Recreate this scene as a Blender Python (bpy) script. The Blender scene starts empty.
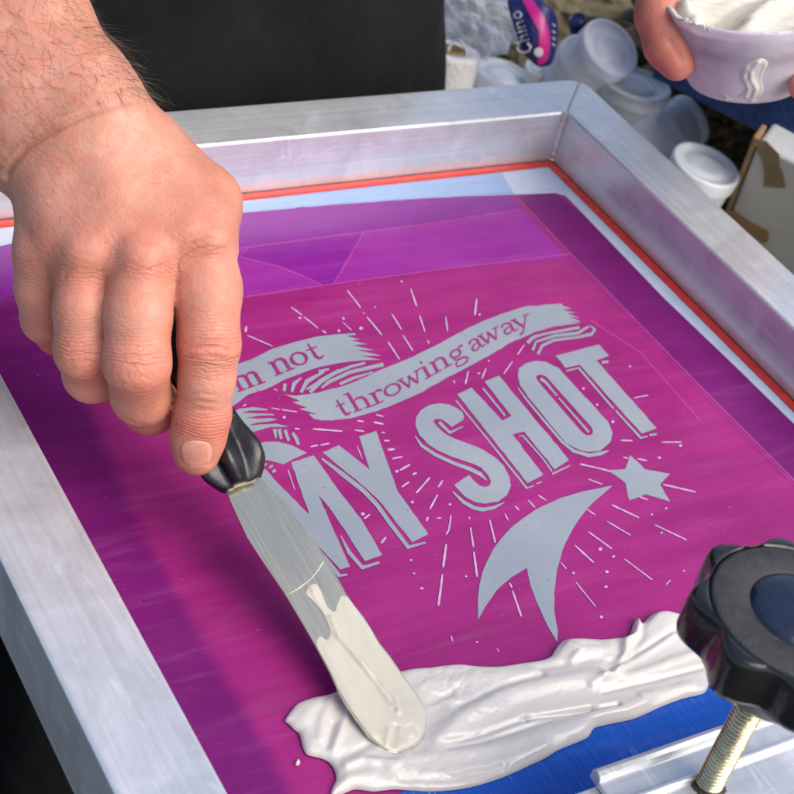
import bpy, bmesh, math, random
import numpy as np
from mathutils import Vector, Matrix
from mathutils.geometry import tessellate_polygon

# ------------------------------------------------------------------ camera, light, exposure
SC = bpy.context.scene
COL = SC.collection
CAM = np.array([-0.67892273, -0.73998172, 0.49728725])
ROT = (0.89946133, -0.21716501, -0.51562015)
FPX = 1645.084
def _rot(rx, ry, rz):
    cx, sx, cy, sy, cz, sz = math.cos(rx), math.sin(rx), math.cos(ry), math.sin(ry), math.cos(rz), math.sin(rz)
    return (np.array([[cz,-sz,0],[sz,cz,0],[0,0,1]]) @ np.array([[cy,0,sy],[0,1,0],[-sy,0,cy]])
            @ np.array([[1,0,0],[0,cx,-sx],[0,sx,cx]]))
RM = _rot(*ROT)
cam_data = bpy.data.cameras.new('camera')
cam = bpy.data.objects.new('camera', cam_data); COL.objects.link(cam)
cam.location = CAM; cam.rotation_euler = ROT
cam_data.sensor_width = 36; cam_data.lens = 36 * FPX / 794
cam_data.clip_start = 0.02; cam_data.clip_end = 200
cam_data.dof.use_dof = True; cam_data.dof.focus_distance = 0.765; cam_data.dof.aperture_fstop = 20
SC.camera = cam

SUN_EL, SUN_AZ = 50, -62          # elevation; azimuth from +X towards +Y (degrees)
world = bpy.data.worlds.new('World'); SC.world = world; world.use_nodes = True
wn = world.node_tree
sky = wn.nodes.new('ShaderNodeTexSky'); sky.sky_type = 'NISHITA'; sky.sun_disc = False
sky.sun_elevation = math.radians(SUN_EL); sky.sun_rotation = math.radians(90 - SUN_AZ)
sky.air_density = 1.0; sky.dust_density = 3.0; sky.ozone_density = 1.0
wn.links.new(sky.outputs[0], wn.nodes['Background'].inputs[0])
wn.nodes['Background'].inputs[1].default_value = 0.15
sun = bpy.data.lights.new('sun', 'SUN'); sun.energy = 1.95; sun.angle = math.radians(62); sun.color = (1, .93, .83)
so = bpy.data.objects.new('sun', sun); COL.objects.link(so)
_d = Vector((math.cos(math.radians(SUN_EL))*math.cos(math.radians(SUN_AZ)), math.cos(math.radians(SUN_EL))*math.sin(math.radians(SUN_AZ)), math.sin(math.radians(SUN_EL))))
so.rotation_euler = _d.to_track_quat('Z', 'Y').to_euler()
SC.view_settings.view_transform = 'Standard'; SC.view_settings.look = 'None'
SC.view_settings.exposure = 0.62; SC.view_settings.gamma = 1.0

# ------------------------------------------------------------------ helpers
def ray(px, py):
    return RM @ (np.array([px - 397, 397 - py, -FPX]) / FPX)
def at(px, py, depth):                      # a point of the place, measured along the lens axis
    return CAM + ray(px, py) * depth
def onz(px, py, z):                         # a point of the place at height z
    d = ray(px, py); return CAM + d * ((z - CAM[2]) / d[2])

def empty(name, loc, label=None, cat=None, group=None):
    o = bpy.data.objects.new(name, None); COL.objects.link(o); o.location = tuple(loc)
    o.empty_display_size = .02
    tag(o, label, cat, group); return o
def tag(o, label=None, cat=None, group=None, kind=None):
    if label: o['label'] = label
    if cat: o['category'] = cat
    if group: o['group'] = group
    if kind: o['kind'] = kind
    return o
def org(parent):
    p = np.zeros(3)
    while parent is not None:
        p = p + np.array(parent.location); parent = parent.parent
    return p
def mk(name, V, F, m, parent=None, smooth=False, bevel=0, seg=2, origin=None):
    V = np.asarray(V, float)
    o0 = org(parent)
    if origin is not None: o0 = np.asarray(origin, float)
    me = bpy.data.meshes.new(name)
    me.from_pydata([tuple(v) for v in (V - o0)], [], [tuple(int(i) for i in f) for f in F]); me.update()
    if smooth: me.shade_smooth()
    for mm in (m if isinstance(m, (list, tuple)) else [m]): me.materials.append(mm)
    o = bpy.data.objects.new(name, me); COL.objects.link(o)
    if parent is not None:
        o.parent = parent
        if origin is not None: o.location = tuple(o0 - org(parent))
    elif origin is not None: o.location = tuple(o0)
    if bevel:
        b = o.modifiers.new('bevel', 'BEVEL'); b.width = bevel; b.segments = seg; b.limit_method = 'ANGLE'
        b.angle_limit = math.radians(35); b.harden_normals = False
    return o
class MB:                                    # collects pieces of ONE mesh
    def __init__(s): s.V = []; s.F = []
    def add(s, V, F):
        n = len(s.V); s.V += [tuple(v) for v in V]; s.F += [tuple(i + n for i in f) for f in F]; return s
    def build(s, name, m, parent=None, **k): return mk(name, s.V, s.F, m, parent, **k)
def tube(pts, rad, n=12, cap=True):
    pts = [np.asarray(p, float) for p in pts]; V = []; F = []
    rad = rad if hasattr(rad, '__len__') else [rad] * len(pts)
    up = None
    for i, p in enumerate(pts):
        t = pts[min(i+1, len(pts)-1)] - pts[max(i-1, 0)]; t = t / (np.linalg.norm(t) + 1e-12)
        if up is None: up = np.array([0,0,1.]) if abs(t[2]) < .9 else np.array([1.,0,0])
        a = np.cross(t, up); a /= np.linalg.norm(a); b = np.cross(a, t); up = b
        for k in range(n):
            w = 2*math.pi*k/n; V.append(p + rad[i]*(a*math.cos(w) + b*math.sin(w)))
    for i in range(len(pts)-1):
        for k in range(n):
            F.append((i*n+k, i*n+(k+1)%n, (i+1)*n+(k+1)%n, (i+1)*n+k))
    if cap: F.append(tuple(range(n))[::-1] if False else tuple(range(n))); F.append(tuple((len(pts)-1)*n + k for k in range(n))[::-1])
    return V, F
def lathe(base, axis, prof, n=48, ref=None, close=False):   # prof = [(radius, height)]
    axis = np.asarray(axis, float); axis = axis/np.linalg.norm(axis)
    r = np.array([1.,0,0]) if ref is None else np.asarray(ref, float)
    a = r - axis*(r@axis); a /= np.linalg.norm(a); b = np.cross(axis, a); base = np.asarray(base, float)
    V = []; F = []
    for (rr, h) in prof:
        for k in range(n):
            w = 2*math.pi*k/n; V.append(base + axis*h + rr*(a*math.cos(w)+b*math.sin(w)))
    m = len(prof)
    for i in range(m-1):
        for k in range(n): F.append((i*n+k, i*n+(k+1)%n, (i+1)*n+(k+1)%n, (i+1)*n+k))
    return V, F
def box(x0, x1, y0, y1, z0, z1):
    V = [(x0,y0,z0),(x1,y0,z0),(x1,y1,z0),(x0,y1,z0),(x0,y0,z1),(x1,y0,z1),(x1,y1,z1),(x0,y1,z1)]
    return V, [(0,3,2,1),(4,5,6,7),(0,1,5,4),(1,2,6,5),(2,3,7,6),(3,0,4,7)]
def obox(c, ax, ay, az, sx, sy, sz):         # oriented box, centre c
    c = np.asarray(c); V = []
    for k in (-1, 1):
        for (i, j) in ((-1,-1),(1,-1),(1,1),(-1,1)):
            V.append(c + ax*i*sx/2 + ay*j*sy/2 + az*k*sz/2)
    return V, [(0,3,2,1),(4,5,6,7),(0,1,5,4),(1,2,6,5),(2,3,7,6),(3,0,4,7)]

# ---- materials
def new_mat(name):
    m = bpy.data.materials.new(name); m.use_nodes = True
    return m, m.node_tree, m.node_tree.nodes['Principled BSDF']
def nd(t, kind, **k):
    n = t.nodes.new(kind)
    for a, v in k.items(): setattr(n, a, v)
    return n
def coords(t, scale=(1,1,1), rot=(0,0,0), kind='Object'):
    tc = nd(t, 'ShaderNodeTexCoord'); mp = nd(t, 'ShaderNodeMapping')
    mp.inputs['Scale'].default_value = scale; mp.inputs['Rotation'].default_value = rot
    t.links.new(tc.outputs[kind], mp.inputs[0]); return mp.outputs[0]
def noise(t, vec, scale, detail=4, rough=.55, dist=0):
    n = nd(t, 'ShaderNodeTexNoise'); n.inputs['Scale'].default_value = scale; n.inputs['Detail'].default_value = detail
    n.inputs['Roughness'].default_value = rough; n.inputs['Distortion'].default_value = dist
    t.links.new(vec, n.inputs['Vector']); return n.outputs['Fac']
def ramp(t, fac, stops):
    r = nd(t, 'ShaderNodeValToRGB'); e = r.color_ramp.elements
    while len(e) > len(stops): e.remove(e[-1])
    while len(e) < len(stops): e.new(1)
    for x, (p, c) in zip(e, stops):
        x.position = p; x.color = tuple(c) + (1,) if hasattr(c, '__len__') else (c, c, c, 1)
    t.links.new(fac, r.inputs[0]); return r.outputs[0]
def mixc(t, fac, a, b, mode='MIX'):
    n = nd(t, 'ShaderNodeMix', data_type='RGBA', blend_type=mode)
    for sock, v in ((n.inputs[0], fac), (n.inputs[6], a), (n.inputs[7], b)):
        if hasattr(v, 'is_output'): t.links.new(v, sock)
        elif hasattr(v, '__len__'): sock.default_value = tuple(v) + (1,) if len(v) == 3 else v
        else: sock.default_value = v
    return n.outputs[2]
def math_(t, op, a, b=0.0, c=None):
    n = nd(t, 'ShaderNodeMath', operation=op)
    for i, v in enumerate((a, b) if c is None else (a, b, c)):
        if hasattr(v, 'is_output'): t.links.new(v, n.inputs[i])
        else: n.inputs[i].default_value = v
    return n.outputs[0]
def bump(t, bs, h, dist=.001, strength=1.0, normal=None):
    b = nd(t, 'ShaderNodeBump'); b.inputs['Distance'].default_value = dist; b.inputs['Strength'].default_value = strength
    t.links.new(h, b.inputs['Height'])
    if normal is not None: t.links.new(normal, b.inputs['Normal'])
    t.links.new(b.outputs[0], bs.inputs['Normal']); return b.outputs[0]
def simple(name, col, rough=.5, metal=0, var=.12, scale=60, bmp=0.0, bscale=200, spec=None, coat=0, trans=0, sss=0, ior=None, alpha=1, detail=5):
    m, t, b = new_mat(name)
    v = coords(t)
    n = noise(t, v, scale, detail)
    lo = tuple(c*(1-var) for c in col); hi = tuple(min(1, c*(1+var)) for c in col)
    t.links.new(ramp(t, n, [(.3, lo), (.7, hi)]), b.inputs['Base Color'])
    b.inputs['Roughness'].default_value = rough; b.inputs['Metallic'].default_value = metal
    r = ramp(t, noise(t, v, scale*1.7, 5), [(.3, max(0, rough*.8)), (.75, min(1, rough*1.2))]); t.links.new(r, b.inputs['Roughness'])
    if bmp: bump(t, b, noise(t, v, bscale, 5), bmp)
    if spec is not None: b.inputs['Specular IOR Level'].default_value = spec
    if coat: b.inputs['Coat Weight'].default_value = coat; b.inputs['Coat Roughness'].default_value = .1
    if trans: b.inputs['Transmission Weight'].default_value = trans
    if ior: b.inputs['IOR'].default_value = ior
    if sss:
        b.inputs['Subsurface Weight'].default_value = sss; b.inputs['Subsurface Radius'].default_value = (.004, .0035, .003); b.inputs['Subsurface Scale'].default_value = 1.0
    if alpha < 1: b.inputs['Alpha'].default_value = alpha
    return m

# brushed aluminium, scratched: the streak direction follows the rail
def aluminium(name, axis, col=(.745,.76,.785), rough=.33):
    m, t, b = new_mat(name)
    sc = (4, 300, 300) if axis == 'x' else (300, 4, 300)
    v = coords(t, sc); v1 = coords(t)
    streak = noise(t, v, 1.0, 6, .7)
    blot = noise(t, v1, 34, 8, .72, .9)
    fine = noise(t, v1, 130, 5, .7, 1.0)
    c = ramp(t, blot, [(.3, tuple(x*.87 for x in col)), (.55, col), (.72, tuple(min(1, x*1.13) for x in col))])
    c = mixc(t, .38, c, ramp(t, streak, [(.35, .55), (.65, .95)]), 'MULTIPLY')
    # pale dried smudges and dark scuffs
    sm = ramp(t, fine, [(.6, 0.0), (.75, 1.0)])
    c = mixc(t, math_(t, 'MULTIPLY', sm, .30), c, (.75,.75,.76))
    t.links.new(c, b.inputs['Base Color'])
    b.inputs['Metallic'].default_value = .62
    rr = math_(t, 'ADD', ramp(t, blot, [(.25, rough*.8), (.75, rough*1.45)]), math_(t, 'MULTIPLY', sm, .18))
    t.links.new(rr, b.inputs['Roughness'])
    # scratches: stretched voronoi edges in several directions
    hs = None
    for k, (ang, s) in enumerate(((.3, 38), (1.2, 30), (-.5, 44))):
        vv = coords(t, (s, s*.04, s), (0, 0, ang))
        w = nd(t, 'ShaderNodeTexVoronoi', feature='DISTANCE_TO_EDGE'); w.inputs['Scale'].default_value = 1.0
        t.links.new(vv, w.inputs['Vector'])
        gate = ramp(t, noise(t, v1, 40 + 13*k, 4), [(.53, 0.0), (.6, 1.0)])
        s_ = math_(t, 'MULTIPLY', ramp(t, w.outputs[0], [(.0, 1.0), (.012, 0.0)]), gate)
        hs = s_ if hs is None else math_(t, 'MAXIMUM', hs, s_)
    t.links.new(mixc(t, math_(t, 'MULTIPLY', hs, .45), c, (.93,.93,.94)), b.inputs['Base Color'])
    h = math_(t, 'SUBTRACT', math_(t, 'MULTIPLY', streak, .15), math_(t, 'MULTIPLY', hs, .5))
    h = math_(t, 'ADD', h, math_(t, 'MULTIPLY', blot, .8))
    bump(t, b, h, .00006)
    return m

# stencil film: coloured, slightly glossy, with squeegee streaks and the weave of the mesh
def film(name, a, c, rough=.2, stripes=.35, blend=None):
    m, t, b = new_mat(name)
    v1 = coords(t); vs = coords(t, (6, 60, 6), (0, 0, .04))
    n1 = noise(t, v1, 9, 5, .6, .5); n2 = noise(t, vs, 1, 5, .6)
    f = math_(t, 'ADD', math_(t, 'MULTIPLY', n1, 1-stripes), math_(t, 'MULTIPLY', n2, stripes))
    col = ramp(t, f, [(.36, a), (.64, c)])
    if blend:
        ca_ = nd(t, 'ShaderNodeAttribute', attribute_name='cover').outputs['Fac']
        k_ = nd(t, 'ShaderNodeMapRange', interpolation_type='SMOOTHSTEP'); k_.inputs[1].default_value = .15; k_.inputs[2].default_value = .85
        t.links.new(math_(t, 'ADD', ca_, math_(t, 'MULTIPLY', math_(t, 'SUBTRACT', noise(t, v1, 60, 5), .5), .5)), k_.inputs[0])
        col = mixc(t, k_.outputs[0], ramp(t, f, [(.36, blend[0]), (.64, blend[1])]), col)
    spk = ramp(t, noise(t, v1, 420, 2), [(.745, 0.0), (.78, 1.0)])
    col = mixc(t, math_(t, 'MULTIPLY', spk, .22), col, (.7,.5,.7))
    haze_ = ramp(t, noise(t, coords(t, (14, 110, 14), (0, 0, .10)), 1, 6, .65, .4), [(.52, 0.0), (.72, 1.0)])
    col = mixc(t, math_(t, 'MULTIPLY', haze_, .05), col, (.62,.32,.52))
    drk = ramp(t, noise(t, v1, 700, 2), [(.72, 0.0), (.76, 1.0)])
    col = mixc(t, math_(t, 'MULTIPLY', drk, .3), col, tuple(x*.45 for x in a))
    t.links.new(col, b.inputs['Base Color'])
    rr = ramp(t, n2, [(.3, rough*.75), (.7, rough*1.5)]); t.links.new(rr, b.inputs['Roughness'])
    wx = nd(t, 'ShaderNodeTexWave', wave_type='BANDS', bands_direction='X'); wx.inputs['Scale'].default_value = 420
    wy = nd(t, 'ShaderNodeTexWave', wave_type='BANDS', bands_direction='Y'); wy.inputs['Scale'].default_value = 420
    t.links.new(v1, wx.inputs[0]); t.links.new(v1, wy.inputs[0])
    weave = math_(t, 'MULTIPLY', math_(t, 'ADD', wx.outputs['Fac'], wy.outputs['Fac']), .06)
    h = math_(t, 'ADD', math_(t, 'ADD', weave, math_(t, 'MULTIPLY', n2, .35)), math_(t, 'MULTIPLY', n1, 1.6))
    b.inputs['Specular IOR Level'].default_value = .2
    bump(t, b, h, .00020)
    return m

# ------------------------------------------------------------------ the setting
M_ground = simple("dark_floor", (.03,.028,.026), .85, var=.6, scale=12, bmp=.002, bscale=60)
g = 6.0; GZ = -1.0
gr = mk('ground', [(-g,-g,GZ),(g,-g,GZ),(g,g,GZ),(-g,g,GZ)], [(0,1,2,3)], M_ground); tag(gr, kind='structure')

# ------------------------------------------------------------------ the printing screen
H, W, L = .040, .0395, .4484           # rail height, rail width, inner opening
FY = -.4725                            # inner edge of the front rail
Z0 = -H + .0015                        # the stretched mesh
scr = empty('printing_screen', (-L/2, FY/2, -H), 'aluminium framed silk screen with a purple stencil, lying under the hand and spatula', 'printing screen')
M_alx = aluminium('aluminium_x', 'x'); M_aly = aluminium('aluminium_y', 'y')
M_weld = simple('weld_metal', (.74,.73,.7), .32, 1, .2, 300, .0006, 500)
def rail(poly, m):
    n = len(poly); V = [(x, y, -H) for x, y in poly] + [(x, y, 0) for x, y in poly]
    F = [tuple(range(n))[::-1], tuple(range(n, 2*n))] + [(i, (i+1) % n, n+(i+1) % n, n+i) for i in range(n)]
    o = mk('rail', V, F, m, scr, bevel=.0016, seg=3)
    bm = bmesh.new(); bm.from_mesh(o.data); bmesh.ops.recalc_face_normals(bm, faces=bm.faces); bm.to_mesh(o.data); bm.free()
    return o
e = .00015; RC = .013
q_ = RC*(1-math.cos(math.pi/4))
arc_ = [(W-RC+RC*math.sin(t), W-RC+RC*math.cos(t)) for t in np.linspace(0, math.pi/4, 5)]          # rounded outer corner
rail([(-L,0),(0,0)] + [(W-q_-e,W-q_)] + arc_[::-1][1:] + [(-L-W+e,W)], M_alx)                        # back
rail([(0,FY),(W,FY-W)] + [(y, x) for x, y in arc_][:-1] + [(W-q_,W-q_-e)] + [(0,-e)], M_aly)          # right
rail([(-L,-e),(-L-W,W-e),(-L-W,FY-W),(-L,FY)], M_aly)                                                # left
rail([(-L,FY-e),(-L-W+e,FY-W),(W-e,FY-W),(0,FY-e)], M_alx)                                           # front
for (x, y, sx) in ((0,0,-1),(-L,0,1)):
    rnd = random.Random(3)
    pts = [(x+sx*.001, y-.001, -H+.004+k*.0012) for k in range(31)]
    V, F = tube(pts, [.0021 + .0004*rnd.random() for _ in pts], 10); mk('weld_seam', V, F, M_weld, scr, smooth=True)

M_fabric = film('bare_mesh', (.40,.47,.62), (.52,.57,.68), .3, .5)
M_film = film('magenta_stencil', (.215,.0130,.120), (.315,.023,.175), .19, .5)
M_taper = film('violet_taped_stencil', (.165,.010,.20), (.225,.018,.27), .18)
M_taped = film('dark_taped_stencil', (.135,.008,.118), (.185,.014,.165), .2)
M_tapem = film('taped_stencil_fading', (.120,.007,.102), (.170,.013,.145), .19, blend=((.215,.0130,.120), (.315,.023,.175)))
M_light = film('violet_stencil', (.215,.016,.215), (.285,.030,.285), .18)
M_sheen_p = film('light_blue_sheen', (.22,.33,.55), (.33,.43,.62), .25, .5)  # bluer mesh margin: sky reflection put into the colour
M_seam = film('pink_seam', (.36,.05,.24), (.45,.08,.31), .25)
M_open = None

IN = .0002
fab = mk('mesh_fabric', [(-L+IN,FY+IN,Z0),(-IN,FY+IN,Z0),(-IN,-IN,Z0),(-L+IN,-IN,Z0)], [(0,1,2,3)], M_fabric, scr)
M_red = simple('red_sealant', (.62,.03,.015), .28, var=.15, scale=90, bmp=.0004, bscale=160)
def bead_bar(x0,x1,y0,y1): return box(x0,x1,y0,y1,Z0+.0001,Z0+.0016)
b = MB(); bw = .0058
b.add(*bead_bar(-L+IN, -IN-.0008, -bw-.0008, -.0008)); b.add(*bead_bar(-bw-.0008, -.0008, FY+IN, -bw-.0009))
b.add(*bead_bar(-L+.0008, -L+bw, FY+IN, -bw-.0009))
b.build('sealant_bead', M_red, scr, bevel=.0007)
M_black = simple('dark_gap', (.01,.008,.008), .7)
gp = MB(); gp.add(*box(-L+IN,-IN,-.0006,-.0001,Z0+.0001,Z0+.0014)); gp.add(*box(-.0006,-.0001,FY+IN,-.0009,Z0+.0001,Z0+.0014))
gp.build('gap_line', M_black, scr)

def flat(polys, z):                       # polys: list of [outer, hole...] in photo-measured points lying on the mesh plane
    mb = MB()
    for poly in polys:
        loops = poly if isinstance(poly[0][0], (list, tuple, np.ndarray)) else [poly]
        W3 = [[Vector(onz(x, y, z)) for (x, y) in lp] for lp in loops]
        fl = [v for lp in W3 for v in lp]
        flat2 = [[Vector((v.x, v.y, 0)) for v in lp] for lp in W3]
        tris = tessellate_polygon(flat2)
        out = []
        for (a, b_, c) in tris:
            n = (fl[b_]-fl[a]).cross(fl[c]-fl[a])
            out.append((a, b_, c) if n.z > 0 else (a, c, b_))
        mb.add(fl, out)
    return mb
def wob(poly, amp=.35, seg=5.0, seed=1):   # hand-cut edge
    r = random.Random(seed); out = []
    n = len(poly)
    for i in range(n):
        a, c = np.array(poly[i], float), np.array(poly[(i+1) % n], float)
        d = np.linalg.norm(c-a); k = max(1, int(d/seg))
        for j in range(k):
            p = a + (c-a)*j/k
            if j: p = p + np.array([r.gauss(0, amp), r.gauss(0, amp)])*.6
            out.append((p[0], p[1]))
    return out
film_poly = [(-20,262),(60,242),(150,226),(241,213),(330,205),(430,198),(502,195),(556,193),(566,196),(614,246),(640,274),(700,334),(800,430),(900,560),(760,760),(420,830),(180,860)]
# keep film inside the frame: build it in place coordinates
def film_sheet(poly, z, name, m, parent):
    o = flat([poly], z).build(name, m, parent); return o
def clampx(px, py, z=Z0):
    p = onz(px, py, z); p[0] = min(max(p[0], -L+.001), -.0012); p[1] = min(max(p[1], FY+.001), -.0012); return p
def sheet(name, poly, z, m, parent):
    if name == 'tape_band': poly = wob(poly, .7, 14, len(poly))
    P = [clampx(x, y, z) for (x, y) in poly]
    tr = tessellate_polygon([[Vector((p[0], p[1], 0)) for p in P]])
    out = []
    for (a, b_, c) in tr:
        n = np.cross(P[b_]-P[a], P[c]-P[a]); out.append((a, b_, c) if n[2] > 0 else (a, c, b_))
    return mk(name, P, out, m, parent)
stn = sheet('stencil_film', [(-60,257),(60,236),(150,226),(241,213),(330,205),(430,198),(502,195),(556,193),(566,196),(614,246),(640,274),(700,334),(800,430),(960,590),(760,760),(520,900),(180,960)], Z0+.0002, M_film, scr)
# tape bands under the film
sheet('tape_band', [(-60,257),(60,236),(150,225),(241,213),(330,205),(430,198),(502,195),(514,194.5),(522,209),(440,221.5),(364,231.5),(248,247.5),(150,263),(40,282),(-60,330)], Z0+.0003, M_taper, stn)
sheet('tape_band', [(241,248.2),(364,232),(440,222),(522,209.5),(574,258),(440,269.5),(330,284.5),(245,297.5),(150,312),(150,264)], Z0+.0003, M_light, stn)
sheet('tape_band', [(240,257),(248,248.5),(363,232.5),(333.6,283),(322,285),(303,276),(278,266)], Z0+.00036, M_taper, stn)
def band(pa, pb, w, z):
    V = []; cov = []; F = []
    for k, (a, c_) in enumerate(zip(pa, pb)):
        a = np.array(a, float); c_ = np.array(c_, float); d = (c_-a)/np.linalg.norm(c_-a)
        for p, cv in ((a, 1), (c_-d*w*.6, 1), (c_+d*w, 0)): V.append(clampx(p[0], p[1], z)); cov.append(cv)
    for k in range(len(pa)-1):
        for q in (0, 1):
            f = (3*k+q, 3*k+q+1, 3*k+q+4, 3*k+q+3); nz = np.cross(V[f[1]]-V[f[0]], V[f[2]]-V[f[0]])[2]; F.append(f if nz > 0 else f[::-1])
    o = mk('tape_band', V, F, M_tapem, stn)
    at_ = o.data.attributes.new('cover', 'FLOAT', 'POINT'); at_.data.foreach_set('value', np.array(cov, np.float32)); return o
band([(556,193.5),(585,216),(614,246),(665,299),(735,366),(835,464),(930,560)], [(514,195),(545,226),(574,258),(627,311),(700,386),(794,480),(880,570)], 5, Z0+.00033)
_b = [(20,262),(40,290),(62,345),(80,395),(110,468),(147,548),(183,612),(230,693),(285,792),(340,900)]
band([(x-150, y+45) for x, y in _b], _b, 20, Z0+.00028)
sm = MB()
def strip(pts, w, z, mb):
    """a flat line of width w (photo-measured) on the mesh plane"""
    strip.k = (getattr(strip, 'k', 0)+1) % 6; z = z + .00002 + strip.k*.00002
    n = len(pts); ws = w if hasattr(w, '__len__') else [w]*n
    Lp, Rp = [], []
    for i in range(n):
        a = np.array(pts[max(i-1,0)], float); c = np.array(pts[min(i+1,n-1)], float)
        t = (c-a)/(np.linalg.norm(c-a)+1e-9); nn = np.array([-t[1], t[0]])
        p = np.array(pts[i], float)
        Lp.append(p+nn*ws[i]/2); Rp.append(p-nn*ws[i]/2)
    V = [onz(p[0], p[1], z) for q in zip(Lp, Rp) for p in q]
    F = []
    for i in range(n-1):
        f = (2*i, 2*i+1, 2*i+3, 2*i+2)
        nz = np.cross(V[f[1]]-V[f[0]], V[f[2]]-V[f[0]])[2]
        F.append(f if nz > 0 else f[::-1])
    mb.add(V, F)
for pts in ([(241,248),(364,232),(440,222),(522,209)], [(364,232),(334,283)], [(248,248),(240,257),(278,266),(303,276),(322,285)], [(245,297),(330,284.5),(440,269.5),(570,254)], [(514,194),(566,249),(627,311),(700,386),(794,480)], [(590,320),(640,352),(700,420)]):
    strip(pts, .8, Z0+.0003, sm)
sm.build('seam_line', M_seam, stn)
sheet('blue_margin_sheen', [(100,226),(241,203),(300,193),(438,178.5),(502,172.5),(514,193.5),(502,194.2),(430,197.3),(330,204.3),(241,212.2),(150,225.2),(100,233)], Z0+.0003, M_sheen_p, scr)  # band over the bare mesh, painted with the blue of the reflected sky
M_bluetape = film('blue_tape', (.006,.075,.42), (.012,.115,.53), .35, .6)
def crepe(m):                                  # creped paper: fine ribs across the tape with pale rubbed threads
    t = m.node_tree; b = t.nodes['Principled BSDF']; v = coords(t, (900, 55, 300), (0, 0, .12)); r = noise(t, v, 1, 4, .6)
    old = b.inputs['Base Color'].links[0].from_socket
    th_ = math_(t, 'MULTIPLY', ramp(t, r, [(.62, 0.0), (.74, 1.0)]), ramp(t, noise(t, coords(t), 45, 4), [(.5, 0.0), (.65, .6)]))
    t.links.new(mixc(t, th_, mixc(t, ramp(t, r, [(.3, .6), (.6, 0.0)]), old, (.004,.05,.30)), (.40,.55,.80)), b.inputs['Base Color'])
    bump(t, b, r, .0004)
crepe(M_bluetape)
sheet('blue_tape', [(392,800),(430,770),(560,730),(706,688),(800,640),(960,600),(900,900),(480,900)], Z0+.0007, M_bluetape, scr)
# ------------------------------------------------------------------ the artwork left open in the stencil
S1 = 120/794
CR = {'A':(220,270,S1),'B':(320,270,S1),'C':(420,270,S1),'D':(510,290,S1),'E':(220,370,S1),'F':(320,370,S1),'G':(405,370,S1),'K':(480,340,S1),
      'L':(560,330,S1),'N':(260,460,S1),'Q':(340,460,S1),'P':(430,430,S1),'R':(580,430,S1),'S':(470,480,150/794),'T':(420,540,S1),'U':(570,500,S1),'x':(0,0,1)}
def c(k, *pts):
    ox, oy, s = CR[k]; return [(ox+x*s, oy+y*s) for x, y in pts]
ZO, ZL = Z0+.00044, Z0+.00062
def openmat(name):
    m, t, b = new_mat(name)
    v = coords(t)
    n = noise(t, v, 14, 4); 
    col = ramp(t, n, [(.3, (.228,.265,.315)), (.7, (.292,.326,.367))])
    sp = ramp(t, noise(t, v, 520, 2, .5), [(.655, 0.0), (.69, 1.0)])
    gate = ramp(t, noise(t, v, 55, 3), [(.45, 0.0), (.58, 1.0)])
    col = mixc(t, math_(t, 'MULTIPLY', sp, gate), col, (.34,.10,.24))
    t.links.new(col, b.inputs['Base Color']); b.inputs['Roughness'].default_value = .38
    wk = nd(t, 'ShaderNodeTexChecker'); wk.inputs['Scale'].default_value = 1500; t.links.new(v, wk.inputs[0])
    bump(t, b, math_(t, 'ADD', noise(t, v, 900, 3), math_(t, 'MULTIPLY', wk.outputs['Fac'], .3)), .00015)
    return m
M_open = openmat('open_mesh')
M_letter = film('letter_film', (.245,.02,.135), (.31,.028,.18), .2)
M_ray = simple('open_ray', (.47,.33,.50), .4, var=.15, scale=200)

big = []
Mp = c('E',(235,690),(300,655)) + c('N',(115,150),(325,360)) + c('E',(470,610),(620,565)) + c('N',(550,240)) + c('Q',(140,390),(280,630),(165,670)) + c('N',(480,345),(385,230),(595,705),(530,725),(350,530),(150,330),(-25,120))
Yp = c('F',(15,545),(125,497),(330,660),(258,440),(372,403)) + c('Q',(380,205),(585,490),(480,545),(255,265),(170,185))
Sp = c('G',(385,330),(390,310),(380,278),(340,250),(290,228),(230,220),(160,232),(105,265),(72,315),(70,370),(95,430),(150,490),(220,535),(300,570),(400,605)) + \
     c('P',(290,225),(340,250),(385,300),(403,340),(395,365),(370,378),(330,370),(290,335),(258,298),(160,365),(230,440),(300,478),(370,488),(450,475),(510,430),(535,370),(525,310),(490,240),(430,180),(350,130)) + \
     c('G',(480,510),(400,480),(320,450),(250,410),(205,365),(188,340),(200,325),(240,325),(270,345),(310,378))
Hp = [(457.1,394.2),(471.5,387.4),(502,420.4),(511.5,416),(484.5,381.6),(499,375.5),(569,460),(554.5,469.5),(523.8,431.4),(512.5,434.5),(543.3,474.6),(527.5,483)]
Oo = c('K',(250,240),(255,190),(300,155),(370,138),(440,145),(520,185),(580,245)) + c('L',(0,265),(240,520),(320,610),(348,680),(335,740),(290,780)) + [(600,451),(588.8,451.8),(576.7,448.8),(566,442.8),(555.6,430.7)] + c('K',(410,490),(320,380),(265,300))
Oi = c('K',(375,235),(400,228),(435,240),(740,580),(748,610),(735,630),(700,630),(665,600),(385,275),(372,250))
Tp = c('D',(300,435),(590,360),(655,435)) + c('L',(240,200),(640,650),(540,685),(130,230)) + c('D',(365,515))
mb = MB()
for i, p in enumerate((Mp, Yp, Sp, Hp, Tp)): q = flat([wob(p, .3, 6, i)], ZO); mb.add(q.V, q.F)
q = flat([[wob(Oo,.3,6,8), Oi]], ZO); mb.add(q.V, q.F)
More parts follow.
